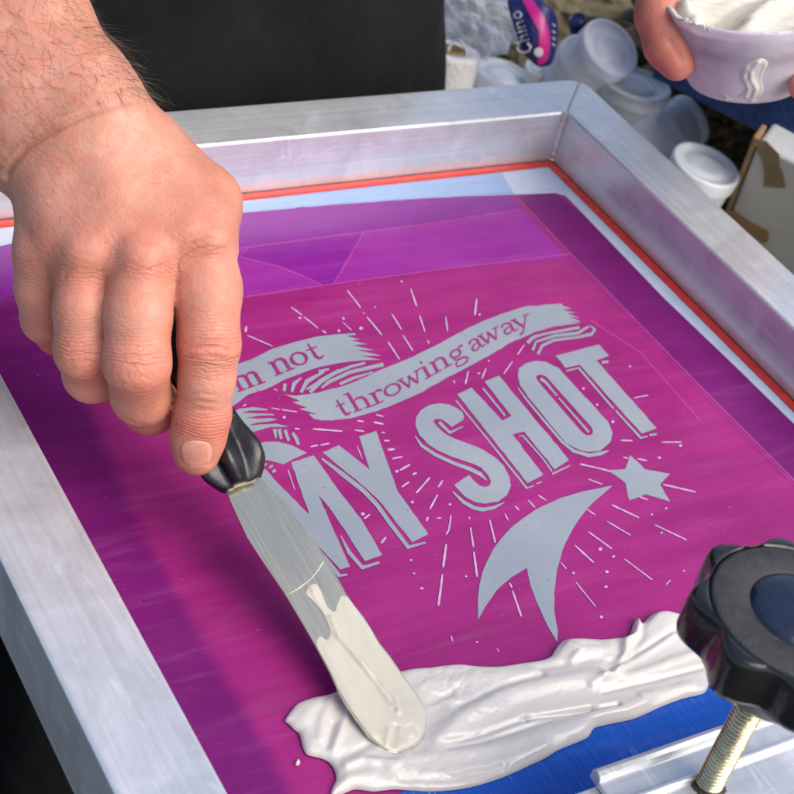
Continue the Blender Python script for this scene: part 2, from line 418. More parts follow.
# cast-shadow lines of the block letters
for pts, w in ((c('N',(350,545),(440,655),(525,765),(578,758)), [1,3,4,2]), (c('Q',(5,500),(60,610),(148,712),(260,678)), [1.2,4,4.2,2.4]),
               (c('F',(10,585),(150,690),(290,800)) + c('Q',(245,297),(340,430),(452,577),(568,545)), [2,4.6,4.6,4.4,4,4.2,1.8]),
               (c('G',(65,435),(110,500),(200,560),(330,620),(430,655),(500,690),(540,730)), [1,3.2,3.4,3.4,4,4,1]), (c('P',(150,408),(220,475),(290,515),(350,527),(420,514),(490,480)), [1.4,3.6,4,4,3.4,1]),
               (c('G',(225,345),(298,415),(385,372)), [3.5,3,1]),
               (c('G',(335,200),(520,425),(700,650)) + c('P',(640,385),(690,368)), [1.6,1.8,2,2,1.2]), (c('P',(705,355),(740,343)), 1.4),
               (c('K',(20,320),(165,500)), 2), (c('K',(255,640),(282,632),(420,790)) + [(552,471.5)], [1,1.8,1.6,1.8]), ([(552,474),(570,465.5)], [2,1.2]),
               (c('K',(400,255),(435,280),(510,370)), [3.6,3,1.6]), (c('K',(520,382),(720,610)), [1.6,2.4]), (c('K',(250,315),(300,385),(420,530),(540,670),(620,735),(720,763)) + [(601,453.5),(608.7,450.6)], [1,2,2.3,2.8,3.4,4,3.8,1]),
               (c('L',(40,272),(122,250),(340,505),(355,520)), [2,2.2,2,1.6]), (c('L',(368,533),(535,715),(580,703)), [1.6,2.4,1.6]), (c('L',(590,695),(640,690)), 2), (c('L',(275,215),(320,208)), 2.8)):
    strip(pts, w, ZO, mb)
mb.build('block_lettering', M_open, stn)

# ribbon banner
b1 = [(206,384)] + c('A',(100,625),(200,595),(350,520),(480,480),(640,440),(780,425)) + c('B',(100,425),(230,418),(240,428),(175,436),(265,458),(208,466),(315,490),(222,498),(355,530),(245,530),(405,568),(270,566),(405,595),(290,596),(200,605),(100,620),(0,640)) + c('A',(600,660),(450,715),(300,790)) + c('E',(190,160),(70,250)) + [(212,421)]
b2 = c('E',(425,160),(500,170),(650,150),(730,125)) + c('B',(130,775),(230,740),(400,660),(540,605),(660,550),(794,485)) + c('C',(150,475),(250,420),(400,345),(540,290),(680,245),(794,232)) + \
     c('D',(100,115),(240,95),(345,90),(350,105),(410,122),(345,130),(435,150),(382,155),(460,185),(392,180),(468,207),(395,209),(470,218),(300,240),(160,280),(130,295),(0,350)) + \
     c('C',(600,480),(450,570),(320,640),(150,730),(40,790)) + c('F',(680,145),(520,215),(380,270),(200,320),(80,335),(0,335)) + c('E',(680,335),(620,322),(585,290),(640,292),(525,258),(575,248),(478,212),(530,205))
b3 = c('E',(65,290),(130,255),(220,245),(315,258),(310,268),(200,268),(135,285),(350,290),(362,300),(260,302),(165,320),(330,318),(385,328),(330,340),(240,350),(190,365),(370,355),(455,375),(330,378),(215,410),(160,390),(60,330))
b4 = c('E',(235,545),(240,490),(300,475),(390,475),(480,500),(575,548),(480,590),(420,625),(330,600),(235,590))
mb = MB()
for i, p in enumerate((b1, b2, b3, b4)): q = flat([wob(p, .3, 5, 20+i)], ZO+.00004*i-.00012); mb.add(q.V, q.F)
for pts, w in ((c('E',(360,390),(370,450)), [4,2]), (c('E',(390,390),(405,455)), [4,3]), (c('E',(430,395),(455,470)), [3.5,3]), (c('E',(480,415),(505,455),(520,495)), [3,4,3]),
               (c('E',(250,650),(310,620)), 2.2), (c('E',(325,645),(350,632)), 2.4), (c('E',(345,672),(370,665)), 3),
               (c('E',(430,90),(425,140)), [3.6,3]), (c('E',(540,50),(490,90),(475,145)), [1,4.4,2.6]), (c('E',(690,10),(575,75),(535,150)), [2,4.6,3]), (c('E',(790,0),(665,75),(595,148)), [3,5,3]),
               (c('B',(-90,790),(-10,745),(60,700),(200,640),(300,615)), [2,3.4,3.6,3,2.5]), (c('B',(10,780),(60,740),(200,675),(420,625)), [2,3.6,3.6,4]), (c('B',(130,755),(220,715),(350,675)), [3,3,1.6]), (c('B',(-10,672),(60,655)), [3,2]),
               (c('D',(115,350),(150,315),(220,292),(460,247)), [3.6,3.6,2.4,3]), (c('D',(150,400),(172,342),(300,302),(450,285),(522,240)), [3,2.4,3.2,3.4,2.2]), (c('D',(185,425),(212,368),(290,332),(450,312),(540,292),(562,262),(530,235)), [2.6,3.2,3,2.6,3.6,3,1])):
    strip(pts, w, ZO, mb)
mb.build('ribbon_banner', M_open, stn)

# serif letters on the ribbon: pen strokes (x along the line, y in x-heights)
def arc(cx, cy, rx, ry, a0, a1, n=14):
    return [(cx+rx*math.cos(math.radians(a0+(a1-a0)*i/n)), cy+ry*math.sin(math.radians(a0+(a1-a0)*i/n))) for i in range(n+1)]
T_, N_ = .26, .12
GL = {  # each: list of (points, widths)
 'm': [([(.16,0),(.16,.95)],T_),([(.03,.95),(.2,.95)],N_),([(.03,0),(.31,0)],N_),([(.16,.78),(.3,.96),(.45,.92),(.5,.75),(.5,0)],[N_,.16,.2,T_,T_]),([(.38,0),(.63,0)],N_),([(.5,.78),(.64,.96),(.79,.92),(.84,.75),(.84,0)],[N_,.16,.2,T_,T_]),([(.71,0),(.99,0)],N_)],
 'n': [([(.22,0),(.22,.95)],T_),([(.03,.96),(.26,.95)],N_),([(.03,0),(.42,0)],N_),([(.22,.76),(.42,.98),(.65,.93),(.74,.72),(.74,0)],[N_,.16,.22,T_,T_]),([(.55,0),(.96,0)],N_)],
 'o': [(arc(.5,.5,.36,.44,0,360,22),[.26-.12*abs(math.sin(math.radians(i*360/22))) for i in range(23)])],
 't': [([(.42,1.42),(.42,.25),(.5,.05),(.66,.0),(.86,.12)],[.1,T_,.24,.2,.08]),([(.08,.94),(.8,.94)],N_)],
 'h': [([(.22,0),(.22,1.6)],T_),([(.03,1.6),(.26,1.6)],N_),([(.03,0),(.42,0)],N_),([(.22,.76),(.42,.98),(.65,.93),(.74,.72),(.74,0)],[N_,.16,.22,T_,T_]),([(.55,0),(.96,0)],N_)],
 'r': [([(.28,0),(.28,.95)],T_),([(.05,.96),(.3,.95)],N_),([(.05,0),(.6,0)],N_),([(.28,.68),(.45,.92),(.66,.97),(.85,.84)],[N_,.16,.2,.26])],
 'w': [([(.12,.95),(.32,.02)],.22),([(.32,.02),(.52,.92)],.1),([(.47,.92),(.68,.02)],.22),([(.68,.02),(.88,.95)],.1),([(0,.95),(.28,.95)],N_),([(.74,.95),(1,.95)],N_)],
 'i': [([(.5,0),(.5,.95)],.3),([(.15,.96),(.56,.95)],N_),([(.1,0),(.92,0)],N_),([(.42,1.36),(.58,1.36)],.24)],
 'g': [(arc(.42,.62,.26,.3,0,360,18),.17),([(.62,.86),(.8,1.0),(.92,.94)],[.1,.16,.2]),([(.3,.34),(.2,.2),(.36,.08),(.7,.02),(.86,-.16),(.74,-.42),(.42,-.5),(.16,-.38),(.18,-.16),(.36,.0)],[.1,.14,.18,.2,.2,.16,.13,.15,.14,.1])],
 'a': [([(.16,.74),(.3,.94),(.52,.94),(.66,.76),(.66,.16),(.78,.02),(.94,.1)],[.22,.15,.16,.22,T_,.18,.08]),([(.66,.56),(.36,.5),(.18,.3),(.24,.06),(.44,.02),(.66,.22)],[.08,.15,.2,.2,.16,.1])],
 'y': [([(.16,.95),(.5,.05)],.22),([(.84,.95),(.5,.05),(.34,-.4),(.16,-.46)],[.1,.12,.14,.26]),([(.02,.95),(.34,.95)],N_),([(.68,.95),(.98,.95)],N_)],
 'I': [([(.5,0),(.5,1.5)],.3),([(.2,1.5),(.8,1.5)],N_),([(.2,0),(.8,0)],N_)],
}
ltr = [None]
def glyph(ch, p0, p1, up):               # feet from p0 to p1, up = one x-height
    p0, p1, up = (np.array(v, float) for v in (p0, p1, up))
    sc = np.linalg.norm(up)
    for pts, w in GL[ch]:
        q = [tuple(p0 + (p1-p0)*x + up*y) for x, y in pts]
        ws = [v*sc*.86 for v in w] if hasattr(w, '__len__') else w*sc*.86
        strip(q, ws, ZL, ltr[0])
BL2 = [(338,418.5),(349,414),(356,411),(373,405.5),(381,402),(397,394.5),(417,384),(431,375.8),(440,370.5),(451,364.5),(461,359.5),(478,349),(494,340.5),(512,332),(530,325),(545,319)]
bx = np.array([p[0] for p in BL2]); by = np.array([p[1] for p in BL2])
def onb(x): return (x, float(np.interp(x, bx, by)))
ltr[0] = MB()
for ch, x0, x1 in (('t',341,353.5),('h',353.5,375.5),('r',374.5,389.5),('o',386,405.5),('w',403,425.5),('i',424.5,434.5),('n',434,453),('g',452,469.5),('a',471,487),('w',482.5,503.5),('a',503,520),('y',515,534)):
    f = (x0-340)/190
    glyph(ch, onb(x0), onb(x1), (-6.6+1.6*f, -10.8+.6*f))
ltr[0].build('banner_lettering', M_letter, stn)
ltr[0] = MB()
for ch, p0, p1 in (('m',(237.5,391.5),(266,381.5)),('n',(275,375.6),(295.5,367.4)),('o',(293.5,368),(312.5,361.5)),('t',(311.5,361.5),(327,355.5)),('a',(217,400),(234,393))):
    glyph(ch, p0, p1, (-7.6,-12.6) if ch != 't' else (-7,-11))
ltr[0].build('banner_lettering', M_letter, stn)

flat([wob(c('R',(330,165),(430,260),(597,290),(530,360),(597,475),(435,425),(325,465),(300,350),(185,265),(300,258)),.3,5,5)], ZO).build('star', M_open, stn)
sw = c('S',(755,30),(600,60),(480,95),(350,155),(285,200),(220,250),(165,310),(120,370),(85,440),(65,490),(50,555),(42,620),(42,740),(75,680),(140,585),(220,515),(300,465),(320,560),(350,640),(410,770)) + [(557.4,642.7)] + c('S',(465,794),(447,700),(445,600),(460,480),(490,370),(520,305),(550,250),(590,190),(640,130))
flat([wob(sw,.25,6,6)], ZO).build('swoosh', M_open, stn)

# burst of short rays and specks round the lettering
R_ = [('A',[(470,245),(545,300)],1.7),('A',[(555,310),(650,385)],1.7),('A',[(675,400),(705,418)],1.6),('A',[(180,432),(350,505)],1.3),('A',[(174,372),(170,408)],3),('A',[(518,316),(540,318)],2.4),
 ('B',[(180,135),(270,250)],1.8),('B',[(310,310),(410,430)],1.8),('B',[(450,475),(525,590)],1.8),('B',[(475,290),(540,395)],1.7),('B',[(548,430),(615,535)],1.7),('B',[(600,125),(640,240)],1.8),('B',[(658,300),(695,408)],1.8),('B',[(712,465),(722,488)],1.7),('B',[(150,345),(210,400)],1.2),
 ('C',[(170,310),(182,405)],1.7),('C',[(375,190),(363,300)],2),('C',[(690,495),(645,560)],1.8),('C',[(612,605),(555,685)],1.8),('C',[(437,650),(410,718)],1.7),('C',[(320,670),(300,755)],1.9),('C',[(222,730),(230,750)],1.7),('C',[(380,682),(398,685)],2),
 ('E',[(340,250),(395,262)],1.8),('E',[(405,262),(510,277)],1.8),('E',[(615,390),(810,405)],2.2),('E',[(600,507),(650,497)],2),('E',[(665,497),(725,485)],2.2),('E',[(495,388),(530,390)],1.9),('E',[(150,240),(175,225)],1.7),('E',[(355,125),(380,135)],1.5),('E',[(450,660),(495,794)],1.2),
 ('F',[(370,295),(420,308)],2),('F',[(355,345),(420,358)],2),('F',[(248,335),(290,342)],1.8),('F',[(232,398),(292,405)],2.2),('F',[(405,412),(430,415)],1.8),('F',[(425,467),(460,468)],2),('F',[(448,528),(495,523)],2.3),('F',[(478,587),(545,573)],2.2),('F',[(530,662),(597,625)],2.3),('F',[(500,672),(520,665)],2.2),('F',[(612,692),(640,680)],2.2),('F',[(540,775),(590,740)],2.2),('F',[(245,500),(280,590)],1),
 ('Q',[(505,218),(595,115)],2.2),('Q',[(650,180),(680,135)],2.2),('Q',[(595,325),(645,230)],2.2),('Q',[(572,405),(582,378)],2.6),('Q',[(640,385),(670,383)],1.7),('Q',[(735,365),(720,465),(700,495)],2),('Q',[(703,560),(682,710)],2.6),('Q',[(272,550),(305,510)],3),('Q',[(160,388),(198,360)],2.5),
 ('P',[(260,575),(262,590)],1.9),('P',[(268,645),(288,775)],1.9),('P',[(395,595),(432,745)],2),('P',[(495,555),(518,598)],1.7),('P',[(562,502),(590,532)],1.7),('P',[(650,465),(695,512)],1.7),('P',[(718,432),(768,465)],1.6),
 ('R',[(0,225),(160,262),(200,275)],2),('R',[(285,180),(320,188)],1.7),('R',[(380,190),(445,203)],1.7),('R',[(550,360),(765,410)],1.9),('R',[(540,80),(670,80)],1.6),('R',[(268,67),(345,70)],1.7),('R',[(55,325),(150,360)],1.5),('R',[(210,495),(390,580)],1.8),('R',[(180,605),(335,697)],1.4),('R',[(45,525),(100,560)],1.6),('R',[(55,672),(210,785)],1.7),('R',[(495,627),(705,727)],1.6),('R',[(390,440),(450,463)],1.7),
 ('S',[(20,380),(38,512)],2.2),('S',[(210,545),(222,570)],2.2),('S',[(225,585),(272,722)],2.2),('S',[(480,435),(510,470)],1.7),('S',[(555,345),(655,437)],1.8),('S',[(560,540),(665,670)],1.5),
 ('T',[(148,225),(140,300),(122,435)],2.6),('T',[(205,632),(215,668)],1.6),('T',[(510,715),(520,740)],1.1),('U',[(360,390),(545,528)],1.3),('U',[(635,560),(665,530)],1.3),('L',[(490,450),(550,437),(585,432)],1.4),('L',[(402,730),(480,733)],1.8)]
mb = MB(); rr = random.Random(7)
for k, pts, w in R_:
    q = c(k, *pts); n = []
    for (x0,y0),(x1,y1) in zip(q[:-1], q[1:]):
        m_ = max(2, int(math.hypot(x1-x0, y1-y0)/3))
        n += [(x0+(x1-x0)*i/m_, y0+(y1-y0)*i/m_) for i in range(m_)]
    n.append(q[-1])
    strip(n, [w*.88*(.75+.4*rr.random()) * (.7 if i in (0, len(n)-1) else 1) for i in range(len(n))], ZO, mb)
DOT = [('B',270,385,2.2),('B',155,320,1.5),('B',125,402,1.6),('B',540,75,1.2),('B',365,245,1),('B',290,285,1),('C',395,295,1.2),('C',455,600,1.1),('E',425,312,1.7),('Q',150,357,2.1),('Q',478,278,1.7),('Q',728,293,1.4),('Q',470,662,1.3),('Q',490,750,1.2),('Q',375,75,1.6),
 ('R',525,183,1.6),('R',665,102,1.6),('R',570,518,1.3),('R',475,560,1.2),('R',540,680,1.3),('S',690,365,2),('S',760,405,1.5),('S',725,485,1.9),('S',720,565,1.6),('S',548,492,1.5),('S',695,725,1.9),('T',305,240,1.2),('T',378,675,1.1),('T',12,320,1.7),('L',463,240,1.2),('L',155,387,1.5),('L',245,495,1.6),('L',350,608,1.8),('U',755,468,1.1)]
for k, x, y, r in DOT:
    (cx, cy), = c(k, (x, y))
    q = flat([[(cx+r*(.8+.4*rr.random())*math.cos(a*.785), cy+.8*r*(.8+.4*rr.random())*math.sin(a*.785)) for a in range(8)]], ZO+.00016); mb.add(q.V, q.F)
mb.build('ray_marks', M_ray, stn)
# ------------------------------------------------------------------ numeric helpers for sculpted paint
def vnoise(x, y, seed=0):
    """smooth value noise on numpy arrays"""
    r = np.random.default_rng(seed); G = r.random((256, 256))
    xi = np.floor(x).astype(int); yi = np.floor(y).astype(int); fx = x-xi; fy = y-yi
    fx = fx*fx*(3-2*fx); fy = fy*fy*(3-2*fy)
    g = lambda i, j: G[i % 256, j % 256]
    return (g(xi,yi)*(1-fx)+g(xi+1,yi)*fx)*(1-fy) + (g(xi,yi+1)*(1-fx)+g(xi+1,yi+1)*fx)*fy
def fbm(x, y, seed=0, o=4):
    s = 0; a = .5
    for k in range(o): s = s + a*vnoise(x*2**k, y*2**k, seed+k); a *= .5
    return s
def segd(X, Y, a, b_):
    d = b_-a; t = np.clip(((X-a[0])*d[0]+(Y-a[1])*d[1])/(d@d+1e-18), 0, 1)
    cx, cy = a[0]+t*d[0], a[1]+t*d[1]
    return np.hypot(X-cx, Y-cy), cx, cy, t
def polyd(X, Y, P):
    D = np.full(X.shape, 1e9); CX = np.zeros_like(X); CY = np.zeros_like(X); ins = np.zeros(X.shape, bool)
    for i in range(len(P)):
        a, b_ = P[i], P[(i+1) % len(P)]
        d, cx, cy, _ = segd(X, Y, a, b_); m = d < D
        D = np.where(m, d, D); CX = np.where(m, cx, CX); CY = np.where(m, cy, CY)
        if a[1] != b_[1]:
            cr = ((a[1] > Y) != (b_[1] > Y)) & (X < (b_[0]-a[0])*(Y-a[1])/(b_[1]-a[1])+a[0]); ins ^= cr
    return np.where(ins, D, -D), CX, CY
def smooth_poly(P, k=4):
    P = np.asarray(P, float); n = len(P); out = []
    for i in range(n):
        p0, p1, p2, p3 = P[i-1], P[i], P[(i+1) % n], P[(i+2) % n]
        for j in range(k):
            t = j/k
            out.append(.5*((2*p1)+(-p0+p2)*t+(2*p0-5*p1+4*p2-p3)*t*t+(-p0+3*p1-3*p2+p3)*t**3))
    return np.array(out)
def relief(name, P2, strokes, to3, height, edge, m, parent=None, step=.0006, nz=0, extra=None, cap=None, origin=None, seed=3):
    """a puddle of thick paint: P2 outline in plane coordinates, strokes = (polyline, amplitude, width)"""
    x0, y0 = P2.min(0)-step*2; x1, y1 = P2.max(0)+step*2
    nx, ny = int((x1-x0)/step)+1, int((y1-y0)/step)+1
    X, Y = np.meshgrid(x0+step*np.arange(nx), y0+step*np.arange(ny), indexing='ij')
    D, CX, CY = polyd(X, Y, P2)
    t = np.clip(D/edge, 0, 1)
    h = height*np.sqrt(np.clip(1-(1-t)**2, 0, 1))
    add = np.zeros_like(h)
    for pts, amp, wd in strokes:
        pts = [np.asarray(p) for p in pts]; dm = np.full(X.shape, 1e9)
        for a, b_ in zip(pts[:-1], pts[1:]): dm = np.minimum(dm, segd(X, Y, a, b_)[0])
        if len(pts) == 1: dm = np.hypot(X-pts[0][0], Y-pts[0][1])
        add = add + amp*np.exp(-(dm/wd)**2)
    if nz: add = add + nz*(fbm(X/.022+Y/.03, Y/.0042-X/.014, seed)-.47) + nz*.15*(fbm(X/.010, Y/.0016-X/.0053, seed+9)-.47)
    if extra is not None: add = add + extra(X, Y)
    h = h + add*np.clip(D/(edge*.6), 0, 1)
    h = np.maximum(h, .0002*np.clip(D/.0004, 0, 1))
    if cap is not None: h = np.minimum(h, np.maximum(cap(X, Y), .0003))
    inside = D > 0
    use = inside[:-1,:-1] | inside[1:,:-1] | inside[:-1,1:] | inside[1:,1:]
    X2 = np.where(inside, X, CX); Y2 = np.where(inside, Y, CY); h = np.where(inside, h, 0)
    idx = -np.ones(X.shape, int); need = np.zeros(X.shape, bool)
    for (i, j) in ((0,0),(1,0),(0,1),(1,1)): need[i:nx-1+i, j:ny-1+j] |= use
    idx[need] = np.arange(need.sum())
    V = to3(X2[need], Y2[need], h[need])
    I, J = np.nonzero(use)
    F = np.stack([idx[I,J], idx[I+1,J], idx[I+1,J+1], idx[I,J+1]], 1)
    return mk(name, V, F, m, parent, smooth=True, origin=origin)

# ------------------------------------------------------------------ white ink
def ink_mat(name, col=(.60,.568,.53), rough=.11):
    m, t, b = new_mat(name); v = coords(t)
    n = noise(t, v, 60, 4); t.links.new(ramp(t, n, [(.3, tuple(x*.95 for x in col)), (.7, col)]), b.inputs['Base Color'])
    t.links.new(ramp(t, noise(t, v, 110, 4), [(.35, rough*.7), (.7, rough*1.7)]), b.inputs['Roughness'])
    b.inputs['Subsurface Weight'].default_value = .12; b.inputs['Subsurface Radius'].default_value = (.002,.002,.002); b.inputs['Subsurface Scale'].default_value = 1
    bump(t, b, noise(t, v, 220, 3, .5), .00025); return m
M_ink = ink_mat('white_ink')
M_ink_warm = ink_mat('ink_film', (.52,.485,.40), .12)
def pl(px, py, z=Z0+.0015):
    p = onz(px, py, z); return np.array([p[0], p[1]])
# spatula plane first: the paint must stay under the blade
TIP = onz(398, 752, -.0345); BAS = onz(240, 480, .000)
BU = (TIP-BAS); BLEN = np.linalg.norm(BU); BU = BU/BLEN            # from handle to tip
BS = np.cross(BU, [0,0,1.]); BS /= np.linalg.norm(BS)              # across
BN = np.cross(BS, BU); BN *= np.sign(BN[2])
def onblade(px, py):
    d = ray(px, py); t = ((BAS-CAM) @ BN)/(d @ BN); return CAM + d*t
blade_px = [(226.6,491),(233,507),(240,522),(247.5,538),(266,566),(285,594),(300,619),(314,643),(330,673),(338,691),(348,708),(358,722),(368,736),(379,745),(388,751),(398,753),(407,750),(414,746),(421,739),(425,730),(426.5,719),(424,708),(420,699),(411,685),(401,672),(390,656),(379,642),(372,630),(364,617),(355,606),(346.5,594),(336,575),(328,560),(316,543),(303,527),(293,514),(285,502),(270,488),(254,471)]
blade2 = np.array([[(onblade(x,y)-BAS)@BU, (onblade(x,y)-BAS)@BS] for x, y in blade_px])

ink_px = [(285,720),(290,712),(296,705),(304,701),(313,698),(324,696),(334,693),(345,688),(370,680),(400,672),(415,669),(430,668),(445,666),(460,665),(478,667),(500,667),(520,664),(540,661),(550,657),(554,651),(559,644),(566,640),(580,639),(600,640),(612,639),(622,638),(629,635),(632,628),(634,622),(638,619),(641,624),(645,621),(650,616),(657,613),(665,612),(674,614),(688,616),(700,628),(708,650),(710,672),(707,690),(698,695),(688,697),(675,701),(660,707),(645,714),(632,719),(618,722),(604,725),(594,728),(589,736),(582,740),(570,745),(558,750),(545,758),(530,765),(515,772),(500,778),(485,783),(470,787),(450,790),(430,791),(410,790),(395,789),(384,790),(372,791),(355,789),(344,793),(331,797),(332,788),(336,780),(335,771),(331,764),(326,760),(318,757),(307,754),(303,747),(301,739),(299,733),(294,729),(289,724)]
INK2 = smooth_poly([pl(*p) for p in ink_px], 3)
def spx(pts, amp, wd): return ([pl(*p) for p in pts], amp*.00082, wd*.001)
strokes = [spx([(524,722),(570,715),(616,709)],-2.2,1.3), spx([(440,748),(480,738),(524,722)],-1.6,1.5),
  spx([(590,690),(630,665),(670,640)],1.6,2.2), spx([(600,696),(650,684),(704,670)],-1.5,1.4), spx([(606,677),(626,663),(684,629)],-2.0,1.6), spx([(602,684),(640,676),(700,655)],1.5,2.6),
  spx([(636,623),(633,636),(624,646),(623,660),(614,676)],3.0,2.2), spx([(640,628),(640,640),(632,652)],-1.2,2), spx([(662,628)],3.5,11), spx([(575,652)],2.2,8), spx([(566,650),(578,656),(570,666)],1.6,2.2), spx([(590,655),(606,652)],1.2,3),
  spx([(437,745),(460,722),(508,698),(545,688),(600,680)],3.2,5.0), spx([(446,752),(480,746),(540,726),(590,712)],-1.8,1.8), spx([(455,712),(500,690),(540,679)],-1.5,2.0),
  spx([(406,764),(447,761),(508,750),(560,733),(640,705)],2.2,4.5), spx([(390,772),(430,778),(490,770),(545,750)],1.2,3), spx([(400,783),(450,783),(500,770)],-1,2),
  spx([(333,752),(342,728),(350,712)],1.6,2), spx([(318,742),(322,722),(330,706)],1.2,2.4), spx([(326,750),(332,728)],-1.2,1.6), spx([(304,722),(316,708)],1.1,3), spx([(345,770),(360,764),(395,768)],1.8,2.2), spx([(350,782),(372,778)],1.3,3), spx([(340,760),(368,748)],-1.4,2.2),
  spx([(420,690),(470,682),(530,676)],1.0,3), spx([(430,705),(450,696)],-1.2,2), spx([(540,672),(600,662),(620,668)],-1.0,2.0), spx([(640,700),(690,688)],1.0,2.4)]
def rough_patch(X, Y):
    out = 0
    for (px, py, r, a) in ((455,690,.016,.0007),(430,780,.012,.0006),(600,665,.012,.0003)):
        c0 = pl(px, py); w = np.exp(-(((X-c0[0])**2+(Y-c0[1])**2)/r**2))
        out = out + w*a*(fbm((X+.3*Y)/.0042, Y/.0026, 11, 3)-.45)*2
    return out
def blade_cap(X, Y):
    # height of the blade's underside above the mesh where the blade covers it
    zz = BAS[2] - ((X-BAS[0])*BN[0] + (Y-BAS[1])*BN[1])/BN[2]
    P = np.stack([X-BAS[0], Y-BAS[1], zz-BAS[2]], -1)
    D, _, _ = polyd(P@BU, P@BS, blade2)
    return np.where(D > -.0006, zz-.0014-Z0, 1.0)
ink = relief('white_ink_puddle', INK2, strokes, lambda x, y, h: np.stack([x, y, Z0+.0012+h], 1), .0030, .0050, M_ink, None, .0005, .0005, rough_patch, blade_cap, origin=(*pl(520,715), Z0))
tag(ink, 'thick smeared puddle of white ink on the purple stencil, spread beside the blue tape', 'ink')
mb = MB(); rr = random.Random(4)
def blob(cx, cy, r, hgt):
    P = np.array([pl(cx+r*(.7+.6*rr.random())*math.cos(a*.628), cy+r*(.7+.6*rr.random())*math.sin(a*.628)) for a in range(10)])
    c0 = P.mean(0); V = [(x, y, Z0+.0009) for x, y in P] + [(c0[0]+(x-c0[0])*.6, c0[1]+(y-c0[1])*.6, Z0+.0009+hgt) for x, y in P] + [(c0[0], c0[1], Z0+.0009+hgt*1.15)]
    return V, [(i, (i+1) % 10, 10+(i+1) % 10, 10+i) for i in range(10)] + [(10+i, 10+(i+1) % 10, 20) for i in range(10)]
V, F = blob(298, 762, 2.6, .0012)
o = mk('ink_crumb', V, F, M_ink, None, smooth=True, origin=(*pl(298,762), Z0)); tag(o, 'tiny white fleck of ink on the purple stencil, left of the big puddle', 'ink fleck')

# ------------------------------------------------------------------ spatula
spa = empty('spatula', BAS, 'steel spatula with a black handle gripped by the hand, its tip in white ink', 'spatula')
def steel():
    m, t, b = new_mat('brushed_steel')
    v1 = coords(t); ang = math.atan2(BU[1], BU[0])
    tc = nd(t, 'ShaderNodeTexCoord'); mp = nd(t, 'ShaderNodeMapping', vector_type='TEXTURE'); mp.inputs['Rotation'].default_value = (0,0,ang); mp.inputs['Scale'].default_value = (.05,.0014,.05)
    t.links.new(tc.outputs['Object'], mp.inputs[0]); s = noise(t, mp.outputs[0], 1, 6, .65)
    n = noise(t, v1, 45, 5, .6, .6)
    col = mixc(t, .5, ramp(t, s, [(.25, (.54,.485,.36)), (.75, (.66,.605,.47))]), ramp(t, n, [(.3, (.54,.485,.37)), (.7, (.64,.585,.46))]))
    t.links.new(col, b.inputs['Base Color']); b.inputs['Metallic'].default_value = .97
    t.links.new(ramp(t, s, [(.3, .2), (.7, .3)]), b.inputs['Roughness']); bump(t, b, s, .00003); return m
M_steel = steel()
top = [BAS + BU*p[0] + BS*p[1] for p in blade2]; th = .0010; n = len(top)
V = top + [p - BN*th for p in top]
tri = tessellate_polygon([[Vector((p[0], p[1], 0)) for p in blade2]])
F = []
for (a, b_, c_) in tri:
    if np.cross(V[b_]-V[a], V[c_]-V[a]) @ BN > 0: F += [(a, b_, c_), (n+c_, n+b_, n+a)]
    else: F += [(a, c_, b_), (n+b_, n+c_, n+a)]
F += [(i, (i+1) % n, n+(i+1) % n, n+i) for i in range(n)]
bl = mk('blade', V, F, M_steel, spa)
bm = bmesh.new(); bm.from_mesh(bl.data); bmesh.ops.recalc_face_normals(bm, faces=bm.faces); bm.to_mesh(bl.data); bm.free()
bv = bl.modifiers.new('bevel', 'BEVEL'); bv.width = .0005; bv.segments = 2; bv.limit_method = 'ANGLE'; bv.angle_limit = math.radians(50)
def b2(px, py): p = onblade(px, py)-BAS; return np.array([p@BU, p@BS])
def spb(pts, amp, wd): return ([b2(*p) for p in pts], amp*.001, wd*.001)
coat = [(347,597),(354,606),(363,618),(371,630),(378,643),(389,657),(400,673),(410,686),(419,700),(424,709),(425.5,719),(424,730),(420,738),(413,745),(406,749),(398,752),(388,750),(379,744),(369,735),(359,721),(349,707),(339,690),(331,673),(320,653),(316,643),(320,636),(326,640),(330,634),(327,622),(322,612),(312,600),(306,594),(309,586),(316,584),(321,592),(327,606),(334,612),(337,604),(341,596)]
relief('ink_coating', smooth_poly([b2(*p) for p in coat], 3),
   [spb([(310,588),(322,612),(332,632),(345,648),(362,668),(380,690),(392,706)],.9,1.2), spb([(330,618),(338,638),(356,658),(376,678),(394,700),(397,712)],1.0,1.1), spb([(334,632),(350,656),(376,688)],-.5,1.2),
    spb([(388,730),(386,745)],.7,1.6), spb([(405,716)],.8,7), spb([(395,728),(392,744)],-.6,1.5), spb([(352,610),(372,645),(402,690)],.35,3), spb([(325,650),(350,700),(372,735)],.4,2.5)],
   lambda x, y, h: BAS + np.outer(x, BU) + np.outer(y, BS) + np.outer(h+.00012, BN), .00050, .0048, M_ink_warm, spa, .00045, .0004)
mb = MB()
for pts, w in [([(286,596),(298,589),(310,580),(318,570),(323,562)], [.6,1.8,1.2,1.6,2.6])]:
    q = [onblade(*p) + BN*.0004 for p in pts]; mb.add(*tube(q, [x*.0002 for x in w], 6))
mb.build('ink_scrape', M_ink_warm, spa, smooth=True)
